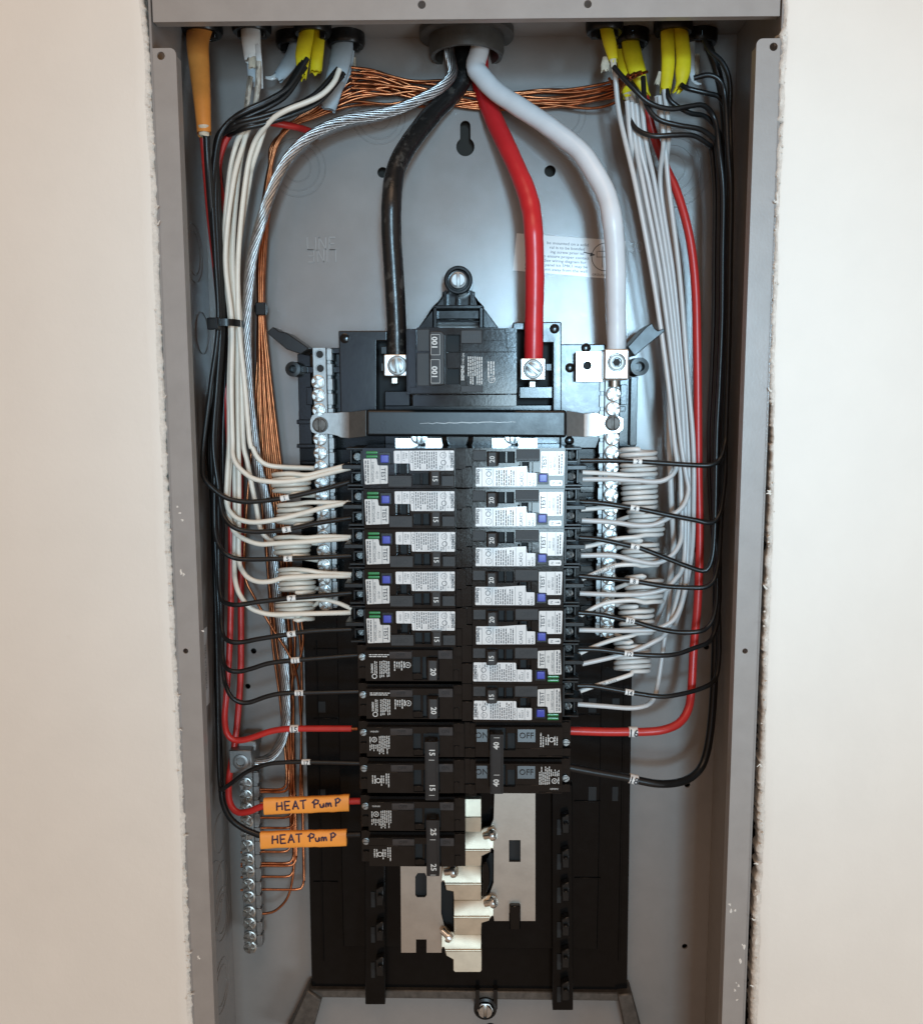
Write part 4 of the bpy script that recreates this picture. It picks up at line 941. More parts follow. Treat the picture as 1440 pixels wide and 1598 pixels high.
def wire(name, label, pp, r, m, cat='wire', group=None, marker=None, flag=None, tip=None, n=9, kind=None, wtext=None, raw=None, cap=True):
    P = spline(raw if raw else path3(pp), 2.2)
    if r > 5:
        g = random.Random(int(P[-1].x*10)); w = 0; rr = []
        for p in P: w = w*.8+g.gauss(0, .012); rr.append(r*(1+w))
        r = rr
    if not (marker or flag or tip or wtext):
        mb = MB(); mb.tube(P, r, n=n); o = mb.build(name, m, None, smooth=60); return tag(o, label, cat, group), P
    o = thing(name, label, cat, tuple(P[len(P)//2]), group)
    mb = MB(); mb.tube(P, r, n=n); mb.build('insulation', m, o, smooth=60)
    if marker: sleeve(o, P, r, *marker)
    if tip:
        t = (P[-1]-P[-2]).normalized(); mb = MB(); mb.tube([P[-1]-t*.5, P[-1]+t*tip], r*.55, n=8); mb.build('bare_end', 'copper', o)
    if wtext:
        px, py, s = wtext; i = nearest(P, px, py); acc = 0; mb = MB()
        for ch in s:
            while i < len(P)-2 and acc > (P[i+1]-P[i]).length: acc -= (P[i+1]-P[i]).length; i += 1
            t = (P[i+1]-P[i]).normalized(); c = P[i]+t*acc; a = math.degrees(math.atan2(t.z, t.x))
            if t.x < 0: a += 180
            if ch != ' ': text(mb, ch, (c.x, c.y-r-.06, c.z), 2.3, a)
            acc += 1.5
        mb.build('printing', 'ink', o, smooth=0)
    return o, P
GB, GW, GC, GP = 'black circuit wires', 'white neutral wires', 'bare copper ground wires', 'coiled white pigtails'

# ---- service conductors out of the conduit
cxp, cyp = CON
top_w = lambda dx, dy: [(cxp+dx, cyp+dy, ZT+8), (cxp+dx, cyp+dy, ZT-12)]
def service(label, name, dx, dy, pp, r, m, **k):
    raw = [Vector(p) for p in top_w(dx, dy)]+path3(pp); return wire(name, label, None, r, m, 'cable', raw=raw, n=24, **k)
Yc = cyp
service('thick black cable curving down from the conduit to the left lug of the main breaker', 'service_cable', -2, 9, [(722, 118, Yc+6), (710, 142, Yc+4), (680, 172), (655, 202), (630, 238), (616, 272), (611, 317, 46), (611, 367), (614, 417), (617, 467), (619, 510), (620, 562, 53)], 6.3, 'thickblack')
service('thick red cable curving down from the conduit to the right lug of the main breaker', 'service_cable', 8, 10, [(750, 130, Yc+10), (757, 150, Yc+8), (771, 187), (789, 225), (806, 262), (820, 296), (828, 325), (832, 358, 48), (834, 405), (834, 455), (833, 505), (832, 566, 53)], 6.1, 'thickred')
service('thick white cable sweeping right from the conduit to the right neutral bar', 'service_cable', 9, -6, [(742, 103, Yc-6), (752, 120, Yc-8), (774, 143), (810, 167), (847, 191), (882, 217), (908, 240), (930, 274), (946, 305), (955, 345, 42), (960, 405), (961, 480), (962, 552, 54)], 6.1, 'thickwhite')
# bare stranded aluminium
raw = [Vector(p) for p in top_w(-12, -4)]+path3([(706, 112, Yc-4), (690, 135, Yc-6), (660, 153), (622, 170), (583, 180), (545, 186), (510, 198), (476, 219), (452, 244), (435, 272), (421, 305), (411, 335, 52), (401, 370), (394, 400), (389, 442), (386, 492, 62), (386, 540), (388, 600), (394, 660), (402, 720), (412, 765), (420, 800), (426, 849, 74), (430, 900), (436, 955), (441, 992), (445, 1049), (447, 1100), (446, 1130), (439, 1159, 72), (425, 1180), (408, 1188), (385, 1190, 70)])
P = spline(raw, 1.5); al = thing('ground_conductor', 'bare stranded aluminium cable sweeping left from the conduit to the ground bar', 'cable', tuple(P[len(P)//2]))
mb = MB(); mb.tube(P, 2.75, n=10); mb.build('core', 'alu', al)
N = 11; u = None; L = 0; strands = [[] for _ in range(N)]
for i, p in enumerate(P):
    t = front_frame(P, i)
    u = t.cross(Vector((0, 1, 0))).normalized() if u is None else (u-t*u.dot(t)).normalized(); w = t.cross(u)
    if i: L += (p-P[i-1]).length
    for k in range(N): a = 2*math.pi*k/N+L*.085; strands[k].append(p+(u*math.cos(a)+w*math.sin(a))*2.75)
for s in strands:
    mb = MB(); mb.tube(s, .78, n=6, cap=False); mb.build('strand', 'alu', al, smooth=70)

# ---- outer jackets of the house cables under the top clamps
def jacket(name, label, pieces, cat='cable', group=None):
    """pieces: (part name, material, [(px,py,Y)], [widths px], flat, rag)"""
    p0 = pieces[0][2][0]; o = thing(name, label, cat, tuple(U(*p0)), group)
    for nm, m, pp, ws, fl, rag in pieces:
        P0 = path3(pp); P = spline(P0, 2.0)
        xs = np.linspace(0, 1, len(P)); rr = [float(np.interp(t, np.linspace(0, 1, len(ws)), ws))*px_mm(pp[0][0], pp[0][1], P[0].y)/2 for t in xs]
        g = random.Random(len(nm)+int(pp[0][0])); rr = [q*(1+g.uniform(-.012, .012)) for q in rr]
        mb = MB(); mb.tube(P, rr, n=14, flat=fl, rag=rag, cap=False)
        e = [(i-1) for i in range(0)]
        # inner wall so that the cut end reads as a hollow sheath
        mb.tube([p for p in P[-4:]], [q*.82 for q in rr[-4:]], n=14, flat=fl, rag=rag*.5, cap=False)
        mb.build(nm, m, o, smooth=50)
    return o
def cy_(k): return clamps[k].y
c1 = cy_((315, 44)); jacket('orange_cable', 'orange cable jacket tapering down at the top left corner', [('jacket', 'orange', [(318, 30, c1), (309, 62, c1-6), (312, 110), (316, 160), (319, 209, 32)], [40, 34, 30, 25, 21], .8, .8), ('cut_end', 'paper', [(318, 196, 32), (319, 212, 32)], [17, 16], .8, .6)])
c1 = cy_((393, 42)); jacket('white_cable', 'torn white cable jacket with tan paper filler at upper left', [('jacket', 'marker', [(391, 35, c1), (392, 62, c1-4), (395, 91, c1-6)], [31, 30, 27], .6, 2.2), ('paper_filler', 'paper', [(394, 80, c1-6), (394, 106, c1-7)], [13, 12], .5, 1), ('torn_strip', 'sticker', [(402, 70, c1-8), (405, 100, c1-9), (408, 136, c1-8)], [8, 9, 6], .3, 2.5), ('inner_jacket', 'bluej', [(392, 100, c1-4), (396, 120, c1-5), (400, 134, c1-5)], [14, 18, 17], .5, 2)])
c1 = cy_((458, 64)); jacket('pale_blue_cable', 'short pale blue cable jacket slanting behind the yellow cables at top left', [('jacket', 'bluej', [(466, 60, c1), (458, 85, c1-3), (446, 106, c1-8), (434, 121, c1-10)], [24, 24, 23, 18], .55, 2), ('torn_strip', 'sticker', [(432, 118, c1-10), (424, 122, c1-11), (415, 121, c1-11)], [8, 7, 4], .4, 1)])
c1 = cy_((488, 44)); jacket('yellow_cable', 'left one of the two torn yellow cables at upper left', [('jacket', 'yellow', [(481, 30, c1), (478, 55, c1-3), (473, 85, c1-8), (472, 118, c1-12)], [22, 24, 24, 14], .6, 3.5)], group='yellow cables in the box top')
jacket('yellow_cable', 'right one of the two yellow cables at upper left', [('jacket', 'yellow', [(498, 30, c1+4), (497, 60, c1+2), (495, 85, c1-2), (493, 113, c1-4)], [18, 20, 20, 19], .6, 1.5)], group='yellow cables in the box top')
c1 = cy_((540, 63)); jacket('pale_blue_cable', 'pale blue cable jackets hanging below the fifth clamp at upper left', [('jacket', 'bluej', [(536, 60, c1), (531, 95, c1-6), (522, 130, c1-12), (512, 168, c1-14)], [34, 34, 30, 26], .5, 2.5), ('torn_strip', 'bluej', [(546, 75, c1), (541, 110, c1-4), (532, 140, c1-8)], [16, 16, 7], .4, 2), ('paper_filler', 'paper', [(550, 90, c1+3), (553, 125, c1+2)], [10, 7], .4, 1.5)])
c1 = cy_((943, 42)); jacket('yellow_cable', 'short single yellow cable left of the other yellow ones on the right', [('jacket', 'yellow', [(943, 28, c1), (947, 50, c1-3), (952, 72, c1-6), (957, 95, c1-8)], [22, 20, 21, 14], .6, 2.5), ('paper_filler', 'paper', [(947, 90, c1-5), (944, 107, c1-6)], [14, 16], .4, 3), ('torn_strip', 'paper', [(956, 92, c1-9), (958, 112, c1-9)], [10, 7], .4, 2)], group='yellow cables in the box top')
c1 = cy_((984, 60)); jacket('yellow_cable', 'split yellow cable with a copper glint in its torn end, upper right', [('jacket', 'yellow', [(981, 55, c1), (988, 90, c1-7), (997, 120, c1-12), (1008, 146, c1-13)], [26, 29, 27, 10], .55, 3)], group='yellow cables in the box top')
jacket('yellow_cable', 'narrow yellow cable ending in curled tan paper, upper right', [('jacket', 'yellow', [(966, 62, c1+3), (970, 95, c1-3), (975, 125, c1-9), (980, 150, c1-12)], [14, 16, 16, 17], .6, 2), ('paper_filler', 'paper', [(981, 145, c1-12), (986, 165, c1-13)], [20, 12], .5, 2)], group='yellow cables in the box top')
c1 = cy_((1050, 42)); jacket('yellow_cable', 'left one of the rightmost pair of yellow cables', [('jacket', 'yellow', [(1041, 28, c1), (1041, 60, c1-4), (1042, 100, c1-9), (1038, 142, c1-12)], [21, 21, 21, 17], .65, 3), ('torn_strip', 'paper', [(1030, 112, c1-9), (1025, 130, c1-11)], [6, 8], .4, 2)], group='yellow cables in the box top')
jacket('yellow_cable', 'right one of the rightmost pair of yellow cables', [('jacket', 'yellow', [(1059, 28, c1), (1063, 60, c1-3), (1066, 95, c1-8), (1062, 130, c1-11), (1056, 143, c1-12)], [22, 23, 24, 24, 12], .6, 3)], group='yellow cables in the box top')
c1 = cy_((1090, 60)); jacket('white_cable', 'thin torn white jacket strip right of the rightmost yellow cable', [('jacket', 'sticker', [(1080, 60, c1-2), (1079, 95, c1-6), (1081, 125, c1-9), (1090, 131, c1-10)], [9, 9, 9, 4], .4, 2), ('paper_filler', 'paper', [(1086, 85, c1), (1086, 115, c1-3)], [12, 8], .4, 2)])

# ---- left side: black wires
T1 = [(474, 96, 52), (446, 139, 48), (415, 160, 45), (380, 176, 43), (356, 192, 44)]
T2 = [(532, 112, 55), (496, 152, 50), (457, 172, 46), (411, 187, 43), (370, 198, 43)]
def up_black(T, dx, dy, x300, x480, x690, Y):
    return [(x+dx, y+dy, yy+Y*.08-4) for x, y, yy in T]+[(340+dx*.4, 222+dy, Y), (x300, 300, Y), ((x300+x480)/2, 400, Y), (x480, 505, Y), ((x480+x690)/2, 600, Y), (x690, 690, Y)]
rB = 1.62
left_black = [
 ('1', T1, 0, 0, 332, 341, 318, 44, [(316, 730, 42), (318, 745, 41), (325, 755, 40), (339, 768), (356, 778), (381, 783), (407, 782), (439, 778), (469, 772), (506, 763), (546, 752, 41)], (447, 776), 'first'),
 ('3', T1, 6, -5, 337, 345, 333, 47, [(341, 760, 46), (346, 795, 44), (352, 810, 42), (362, 821, 40), (379, 828), (405, 830), (442, 827), (469, 822), (497, 816), (549, 808, 41)], (450, 826), 'second'),
 ('5', T2, 0, 0, 341, 348, 336, 50, [(335, 800, 48), (337, 835, 46), (343, 853, 44), (352, 864, 41), (367, 871), (388, 873), (431, 872), (469, 871), (549, 867, 41)], (450, 872), 'third'),
 ('7', T2, -4, -5, 336, 351, 340, 58, [(341, 800, 56), (342, 900, 50), (346, 934, 45), (353, 941, 42), (366, 944, 40), (381, 943), (405, 939), (450, 934), (487, 931), (549, 925, 41)], (457, 933), 'fourth'),
 ('9', T1, -4, 4, 328, 342, 343, 63, [(344, 800, 62), (345, 940, 54), (347, 985, 47), (352, 996, 43), (362, 1002, 41), (379, 1002), (405, 997), (450, 990), (487, 985), (549, 982, 41)], (453, 990), 'fifth'),
 ('11', T2, 3, 6, 344, 354, 348, 66, [(348, 800, 66), (347, 980, 56), (348, 1026, 48), (351, 1039, 44), (358, 1046, 41), (373, 1048), (394, 1043), (416, 1036), (442, 1032), (487, 1028), (560, 1022, 40)], (463, 1030), 'sixth'),
 ('13', T1, 3, 8, 330, 345, 330, 66, [(334, 800, 68), (342, 960, 60), (349, 1050, 50), (354, 1073, 44), (362, 1088, 41), (375, 1096), (390, 1096), (416, 1087), (442, 1082), (487, 1081), (560, 1079, 40)], (465, 1082), 'seventh'),
]
for t, T, dx, dy, a, b, c, Y, tail, mk, o in left_black:
    wire('black_wire', f'black wire with number sleeve {t}, {o} black wire from the top on the left side', up_black(T, dx, dy, a, b, c, Y)+tail, rB, 'black', group=GB, marker=(*mk, t))
wire('black_wire', 'black wire with number sleeve 17 looping up beside the ground bar lug', up_black(T2, 5, 2, 347, 352, 326, 74)+[(332, 800, 76), (338, 1000, 70), (341, 1150, 62), (343, 1215, 56), (346, 1232, 52), (353, 1228, 48), (363, 1221, 45), (380, 1208), (397, 1199), (420, 1192), (442, 1190), (478, 1189), (564, 1191, 40)], 1.55, 'black', group=GB, marker=(478, 1189, '17'))
def flagbox(root, pp, Y, txt_c, ang, first):
    A0, B0, B1, A1 = [Vector(U(*p, Y)) for p in pp]; n = 16; g = random.Random(5 if first else 8); path, rr = [], []
    for k in range(n+1):
        t = k/n; a, b = A0*(1-t)+B0*t, A1*(1-t)+B1*t; m_ = (a+b)/2; path.append(Vector((m_.x, Y+.35*math.sin(t*5+first), m_.z+g.uniform(-.1, .1)))); rr.append((a-b).length/2*(1+g.uniform(-.025, .025)))
    mb = MB(); vs = []; N_ = 18
    for p, r in zip(path, rr):
        for k in range(N_):
            a = 2*math.pi*k/N_; e = lambda v, p_: math.copysign(abs(v)**p_, v)
            vs.append((p.x+.9*math.sin(a)*(-.12 if p is path[0] else .1), p.y-2.75*e(math.cos(a), .55), p.z+r*e(math.sin(a), .8)))
    mb.add(vs, [(i_*N_+k, i_*N_+(k+1) % N_, (i_+1)*N_+(k+1) % N_, (i_+1)*N_+k) for i_ in range(n) for k in range(N_)]+[tuple(range(N_)), tuple(range(n*N_, (n+1)*N_))])
    f = mb.build('tape_flag', 'tape', root, smooth=50)
    def face_y(x, z):
        i_ = min(range(n+1), key=lambda q: abs(path[q].x-x)); s_ = min(.99, abs(z-path[i_].z)/rr[i_]); s_ = s_**(1/.8); return path[i_].y-2.75*(1-s_*s_)**(.5*.55)-.02
    # handwriting as pen strokes
    H = [[(0, 0), (.06, 1)], [(.5, .02), (.5, 1.02)], [(.02, .5), (.5, .55)]]
    E_ = [[(.5, .98), (0, 1), (.03, 0), (.5, .02)], [(.02, .5), (.42, .53)]]
    A = [[(0, 0), (.3, 1), (.55, 0)], [(.12, .35), (.48, .38)]]
    T_ = [[(0, .95), (.6, 1)], [(.3, .97), (.28, 0)]]
    Pu = [[(.1, .95), (.08, 0)], [(-.1, .62), (.2, .98), (.5, .85), (.42, .55), (.1, .48)]]
    u_ = [[(0, .5), (.05, .08), (.25, .05), (.36, .5), (.36, .05)]]
    m_ = [[(0, .02), (.02, .5), (.18, .5), (.22, .08), (.26, .45), (.42, .5), (.46, .02)]]
    Pp = [[(.08, .0), (.12, .9)], [(.0, .8), (.3, .95), (.5, .75), (.35, .5), (.1, .42)]]
    seq = [(H, 0), (E_, .75), (A, 1.45), (T_, 2.15), (Pu, 3.35), (u_, 3.95), (m_, 4.5), (Pp, 5.3)]
    mb = MB(); hgt = 6.0; ca, sa = math.cos(R_(ang)), math.sin(R_(ang)); c = U(*txt_c, Y-3.4)
    g = random.Random(11 if first else 12)
    for strokes, x0 in seq:
        for st in strokes:
            pts = []
            fine = [(p[0]+(q[0]-p[0])*k/5, p[1]+(q[1]-p[1])*k/5) for p, q in zip(st, st[1:]) for k in range(5)]+[st[-1]]
            for x, z in fine:
                X = (x0+x-2.9)*hgt*1.27+g.uniform(-.07, .07); Z = (z-.5)*hgt+g.uniform(-.07, .07)+.04*X
                xx, zz_ = c[0]+X*ca-Z*sa, c[2]+X*sa+Z*ca; pts.append(Vector((xx, face_y(xx, zz_), zz_)))
            mb.tube(spline(pts, .6) if len(pts) > 2 else pts, .6, n=6, flat=.25)
    mb.build('handwriting', 'pen', f)
o, _ = wire('black_wire', 'black wire wrapped in the lower orange heat pump flag', [(322, 200, 33), (325, 260, 36), (331, 340, 46), (340, 430, 56), (346, 505, 64), (342, 620, 72), (336, 800, 80), (338, 1000, 76), (342, 1150, 66), (346, 1232, 57), (351, 1260, 53), (362, 1279, 50), (379, 1292), (394, 1299), (412, 1304, 47), (470, 1306, 47), (530, 1303, 47), (563, 1302, 46)], 2.2, 'black', group=GB, flag=True)
flagbox(o, [(408.8, 1298), (541.3, 1294), (541, 1319), (406, 1323.8)], 46, (474, 1309), 1.5, False)

# ---- left side: red wires
wire('red_wire', 'red wire with number sleeve 15 turning right above the ground bar lug', [(316, 200, 36), (321, 260, 42), (328, 340, 54), (337, 420, 64), (346, 520, 68), (355, 640), (360, 740), (361, 900, 62), (359, 1000), (354, 1080, 54), (351, 1118, 50), (354, 1143, 46), (364, 1154), (379, 1155), (397, 1150), (420, 1142), (442, 1138), (469, 1137), (549, 1137, 40)], 2.15, 'red', marker=(462, 1138, '15'), tip=4, group='red circuit wires')
o, _ = wire('red_wire', 'red wire wrapped in the upper orange heat pump flag', [(494, 209, 78), (468, 200, 68), (435, 193, 58), (400, 190, 55), (366, 202, 54), (347, 232, 56), (341, 270, 60), (348, 320, 66), (358, 390, 72), (367, 500, 76), (372, 640, 78), (375, 760), (376, 900, 74), (376, 1040), (372, 1110, 70), (366, 1165, 66), (359, 1205, 60), (357, 1239, 54), (362, 1259, 51), (373, 1268, 49), (390, 1266), (413, 1258, 47), (470, 1254, 47), (530, 1251, 47), (563, 1250, 46)], 2.3, 'red', flag=True, group='red circuit wires')
flagbox(o, [(411.6, 1246), (543.8, 1239.8), (546.6, 1264.7), (413.5, 1271)], 46, (481, 1256), 2.6, True)

# ---- left side: white neutrals
A_ = [(391, 120, 46), (386, 160, 44), (381, 198, 48), (368, 228, 52)]; B_ = [(404, 96, 46), (401, 150, 46), (393, 187, 48), (381, 222, 52)]
C_ = [(530, 108, 48), (520, 130, 46), (495, 152, 44), (445, 173, 42), (420, 191, 44), (396, 226, 50)]; D_ = [(418, 186, 50), (405, 225, 52), (394, 258, 55)]
rW = 1.68
def up_white(T, x280, x400, x505, x600, x690, Y): return T+[(x280, 285, Y), (x400, 400, Y), (x505, 505, Y), (x600, 600, Y), (x690, 690, Y)]
LW = [
 (B_, 364, 352, 362, 361, 363, 50, [(363, 708, 48), (368, 723, 46), (382, 738, 45), (399, 748, 44), (431, 752), (469, 749), (499, 742), (547, 730, 43)], 'white neutral wire running to the topmost left breaker'),
 (A_, 357, 350, 360, 358, 358, 53, [(355, 740), (354, 785, 48), (362, 802, 46), (375, 811, 45), (397, 815, 44), (431, 811), (469, 802), (506, 792), (545, 784, 43)], 'white neutral wire running to the second left breaker from the top'),
 (A_, 360, 356, 365, 362, 361, 57, [(358, 740), (356, 785), (359, 811, 50), (366, 830, 47), (381, 841, 45), (405, 849, 44), (431, 848), (469, 846), (506, 843), (545, 840, 43)], 'white neutral wire running to the third left breaker from the top'),
 (B_, 371, 363, 370, 371, 372, 58, [(373, 740), (373, 800), (373, 872, 52), (380, 893, 47), (390, 903, 45), (405, 908, 44), (424, 907), (442, 902), (469, 900), (506, 899), (548, 899, 43)], 'white neutral wire running to the fourth left breaker from the top'),
 (A_, 362, 360, 367, 366, 365, 62, [(366, 740), (367, 800), (366, 880, 56), (367, 904, 50), (372, 923, 46), (381, 938, 44), (390, 948), (405, 955), (427, 959), (469, 958), (548, 956, 43)], 'white neutral wire running to the fifth left breaker from the top'),
 (C_, 383, 372, 373, 382, 390, 52, [(394, 698, 52), (402, 714), (416, 725, 54), (442, 729, 56), (493, 731, 63)], 'white wire curving to the left neutral bar above the first coil'),
 (D_, 389, 372, 375, 377, 380, 60, [(386, 720), (393, 757), (400, 790), (406, 823, 62), (416, 839), (434, 845), (500, 848, 64)], 'white wire passing behind the coils to the left neutral bar'),
]
for T, a, b, c, d, e, Y, tail, lab in LW: wire('white_wire', lab, up_white(T, a, b, c, d, e, Y)+tail, rW, 'white', group=GW)
def pigtail(label, m, cx, y0, y1, rx, loops, start, tail, Y=58, left=True, wtext=None):
    g = random.Random(int(cx+y0)); pts = [start]
    nst = int(loops*12); s = 1 if left else -1
    ry = rx*.42
    rl = [g.uniform(.95, 1.05) for _ in range(loops+2)]; ol = [g.uniform(-1.1, 1.1) for _ in range(loops+2)]
    out = path3([start])
    for k in range(nst+1):
        ph = (k-nst)/12*2*math.pi-math.pi/2; t = k/nst; u = t*loops; i = int(u); f = u-i
        q = rl[i]*(1-f)+rl[min(i+1, loops+1)]*f; o = ol[i]*(1-f)+ol[min(i+1, loops+1)]*f
        px, py, yy = cx+s*rx*q*math.cos(ph)+o, y0+(y1-y0)*t+g.uniform(-.35, .35), Y+ry*q*math.sin(ph)
        out.append(UX(px, py, yy))
    yl = Y-ry
    out += path3([(a[0], a[1], (a[2] if len(a) > 2 else yl-2)) for a in tail])
    return wire('coiled_wire', label, None, 1.5, m, 'wire', GP, raw=out, wtext=wtext)
pigtail('coiled white pigtail of the topmost left breaker', 'white', 455, 772, 739, 28, 4, (497, 774, 62), [(480, 741), (506, 735), (546, 725, 43)])
pigtail('coiled white pigtail of the second left breaker from the top', 'white', 461, 820, 787, 26, 4, (497, 818, 62), [(480, 784), (506, 784), (548, 785, 43)])
pigtail('coiled white pigtail of the third left breaker from the top', 'white', 456, 868, 838, 26, 4, (498, 875, 62), [(480, 839), (506, 837), (548, 838, 43)])
pigtail('coiled white pigtail of the fourth left breaker from the top', 'white', 463, 925, 888, 26, 5, (499, 918, 62), [(480, 890), (506, 894), (549, 896, 43)], wtext=None)
pigtail('coiled white pigtail of the fifth left breaker from the top', 'white', 460, 967, 936, 28, 4, (500, 938, 62), [(480, 935), (501, 935), (525, 940), (549, 950, 43)])

# ---- bare copper grounds
ends = [1232, 1236, 1253, 1276, 1292, 1329, 1347, 1351, 1368, 1388, 1425]
for i, ye in enumerate(ends):
    g = random.Random(i); k = i/10
    xw = [447, 451, 454, 456, 459, 454, 458, 462, 458, 474, 457][i]
    yy = 88-(i % 3)*2.4; j = lambda a: g.uniform(-a, a)*1.5
    if i % 2 == 0:
        st = [(1000-i*5, 112+i, 60), (965, 124+i*3, 74), (925, 130+i*3.8+j(4), 84), (850, 138+i*2.6+j(7), 89-j(3)), (760, 148+i*1.4+j(5), 90), (680, 140+i*2+j(7), 90-j(3)), (610, 126+i*3.4+j(6), 89-j(3)), (545, 132+i*3.4, 84)]
    else:
        st = [(690, 128+i*3+j(5), 90), (640, 116+i*3.6+j(6), 88-j(3)), (570, 106+i*5, 84), (530, 128+i*4, 82)]
    dn = [(482, 172+i*1.5, 80), (450, 198+j(3), 80), (428+j(4), 232, yy-4), (414+k*10, 290, yy-4), (403+k*12, 390, yy-6), (403+k*9, 480, yy-8), (402+k*18, 570, yy-6), (404+k*30, 690, yy-5), (410+k*38, 800, yy-4), (415+k*44+j(3), 900, yy-3), (425+k*44+j(3), 1000, yy-2)]
    fin = [(xw-10+k*8, 1090, yy-2), (xw-4, 1150, yy-3), (xw, ye-34, 80), (xw, ye-13, 78), (xw-3, ye-4, 77), (xw-12, ye, 76), (410, ye, 76), (376, ye+1, 75)] if ye < 1400 else [(xw-6, 1090, yy-2), (458, 1200, 80), (459, 1330, 78), (456, 1375, 77), (448, 1402, 76), (434, 1418, 76), (418, 1425, 76), (380, 1427, 75)]
    lab = {0: 'bare copper wire ending highest on the ground bar', 9: 'bare copper wire dropping furthest right before turning to the ground bar', 10: 'bare copper wire curving lowest into the ground bar'}.get(i, f'bare copper wire ending {(ORD+["eighth", "ninth", "", ""])[i]} from the top on the ground bar')
    wire('copper_wire', lab, st+dn+fin, .95, 'copper', group=GC, n=7)
wire('copper_wire', 'loose bare copper wire crossing slantwise from the white wires to the copper bundle', [(402, 560, 82), (396, 660, 80), (386, 780, 74), (381, 870, 66), (384, 905, 62), (396, 930, 62), (410, 955), (430, 988), (447, 1014), (458, 1036, 66), (465, 1062), (468, 1095, 78), (470, 1150, 80), (468, 1250, 80)], .95, 'copper', group=GC, n=7)
for i in range(5):
    wire('copper_wire', 'bare copper wire strung across behind the conduit fitting', [(1010-i*9, 112+i*3, 62), (962, 126+i*5, 78), (900, 138+i*6, 86), (820, 146+i*6-(i % 2)*8, 90), (745, 158+i*3, 91), (660, 140+i*4, 90), (590, 112+i*7, 85), (548, 105+i*8, 78)], .95, 'copper', group=GC, n=7)

# ---- right side: white neutrals and coils
RW = [  # top x at 292, x at 430, 580, 690, Y, start, tail, label
 (992, 1018, 1040, 1052, 46, (959, 108), [(1056, 722, 46), (1051, 738, 45), (1039, 748, 44), (1022, 752), (992, 750), (955, 748), (908, 748, 43)], 'topmost'),
 (1004, 1030, 1050, 1062, 50, (985, 160), [(1070, 740), (1074, 765, 48), (1066, 789, 46), (1049, 804, 45), (1036, 812, 44), (1019, 819), (992, 820), (955, 815), (907, 812, 43)], 'second'),
 (1013, 1038, 1055, 1060, 54, (992, 162), [(1062, 760), (1064, 822, 50), (1060, 849, 47), (1045, 869, 45), (1021, 879, 44), (992, 875), (955, 867), (906, 867, 43)], 'third'),
 (1022, 1044, 1060, 1067, 58, (1000, 150), [(1069, 780), (1068, 860, 52), (1064, 888, 48), (1054, 903, 46), (1039, 918, 44), (1011, 926), (983, 928), (955, 928), (904, 926, 43)], 'fourth'),
 (1030, 1050, 1065, 1073, 62, (1028, 150), [(1074, 780), (1071, 880, 56), (1067, 925, 50), (1058, 955, 46), (1045, 972, 44), (1021, 982), (992, 984), (955, 984), (903, 983, 43)], 'fifth'),
 (1038, 1056, 1070, 1078, 66, (1036, 140), [(1078, 780), (1070, 880, 60), (1058, 925, 54), (1048, 965, 49), (1037, 990, 46), (1021, 1001, 44), (992, 1015), (961, 1024), (936, 1030), (908, 1036, 43)], 'sixth'),
 (998, 1024, 1043, 1050, 70, (978, 158), [(1050, 780), (1048, 880, 70), (1042, 960, 66), (1036, 1000), (1027, 1062, 58), (1021, 1087, 50), (1013, 1098, 46), (1001, 1103, 44), (980, 1105), (942, 1102), (901, 1099, 43)], 'seventh'),
]
for x3, x4, x5, x6, Y, st, tail, o in RW:
    wire('white_wire', f'pale grey neutral wire running to the {o} right breaker from the top', [(st[0], st[1], 50), (st[0]+7, st[1]+70, 52), (x3, 292, Y), (x4, 430, Y), (x5, 580, Y), (x6, 690, Y)]+tail, 1.62, 'greyw', group=GW)
for x3, x4, x5, x6, x7, x8, Y, lab in [(1043, 1060, 1072, 1081, 1082, 1079, 58, 'pale grey wire at the right edge of the right white bundle'), (1010, 1034, 1044, 1044, 1047, 1050, 62, 'thicker pale wire at the left edge of the right white bundle')]:
    wire('white_wire', lab, [(1024 if x3 > 1030 else 985, 150, 52), (x3-6, 230, 55), (x3, 292, Y), (x4, 430, Y), (x5, 580, Y), (x6, 690, Y), (x7, 780, Y), (x8, 860, Y+4), (x8-12, 930, Y+8), (x8-30 if x3 < 1030 else x8-26, 975, 74)], 2.0 if x3 < 1030 else 1.6, 'greyw', group=GW)
RP = [(996, 701, 741, 27, 5, (957, 706, 62), [(974, 741), (950, 739), (908, 737, 43)], 'topmost', None), (997, 752, 793, 26, 5, (956, 753, 62), [(974, 791), (946, 792), (906, 795, 43)], 'second', None),
      (1007, 797, 835, 26, 5, (956, 815, 62), [(992, 838), (961, 841), (936, 848), (905, 855, 43)], 'third', None), (999, 844, 883, 26, 5, (952, 858, 62), [(992, 881), (964, 882), (944, 888), (904, 905, 43)], 'fourth', (955, 884, 'TYPE THHN OR MTW')),
      (1004, 900, 940, 28, 5, (951, 922, 62), [(992, 937), (964, 938), (936, 944), (903, 962, 43)], 'fifth', None), (993, 946, 989, 25, 5, (950, 943, 62), [(985, 992), (955, 999), (927, 1009), (902, 1021, 43)], 'sixth', None),
      (986, 1002, 1048, 26, 6, (948, 984, 64), [(985, 1052), (955, 1062), (929, 1070), (901, 1080, 43)], 'seventh', (960, 1060, '600V THHN'))]
for cx, y0, y1, rx, lp, st, tail, o, wt in RP:
    pigtail(f'coiled pale grey pigtail of the {o} right breaker from the top', 'coil', cx, y0, y1, rx, lp, st, tail, left=False, wtext=wt)

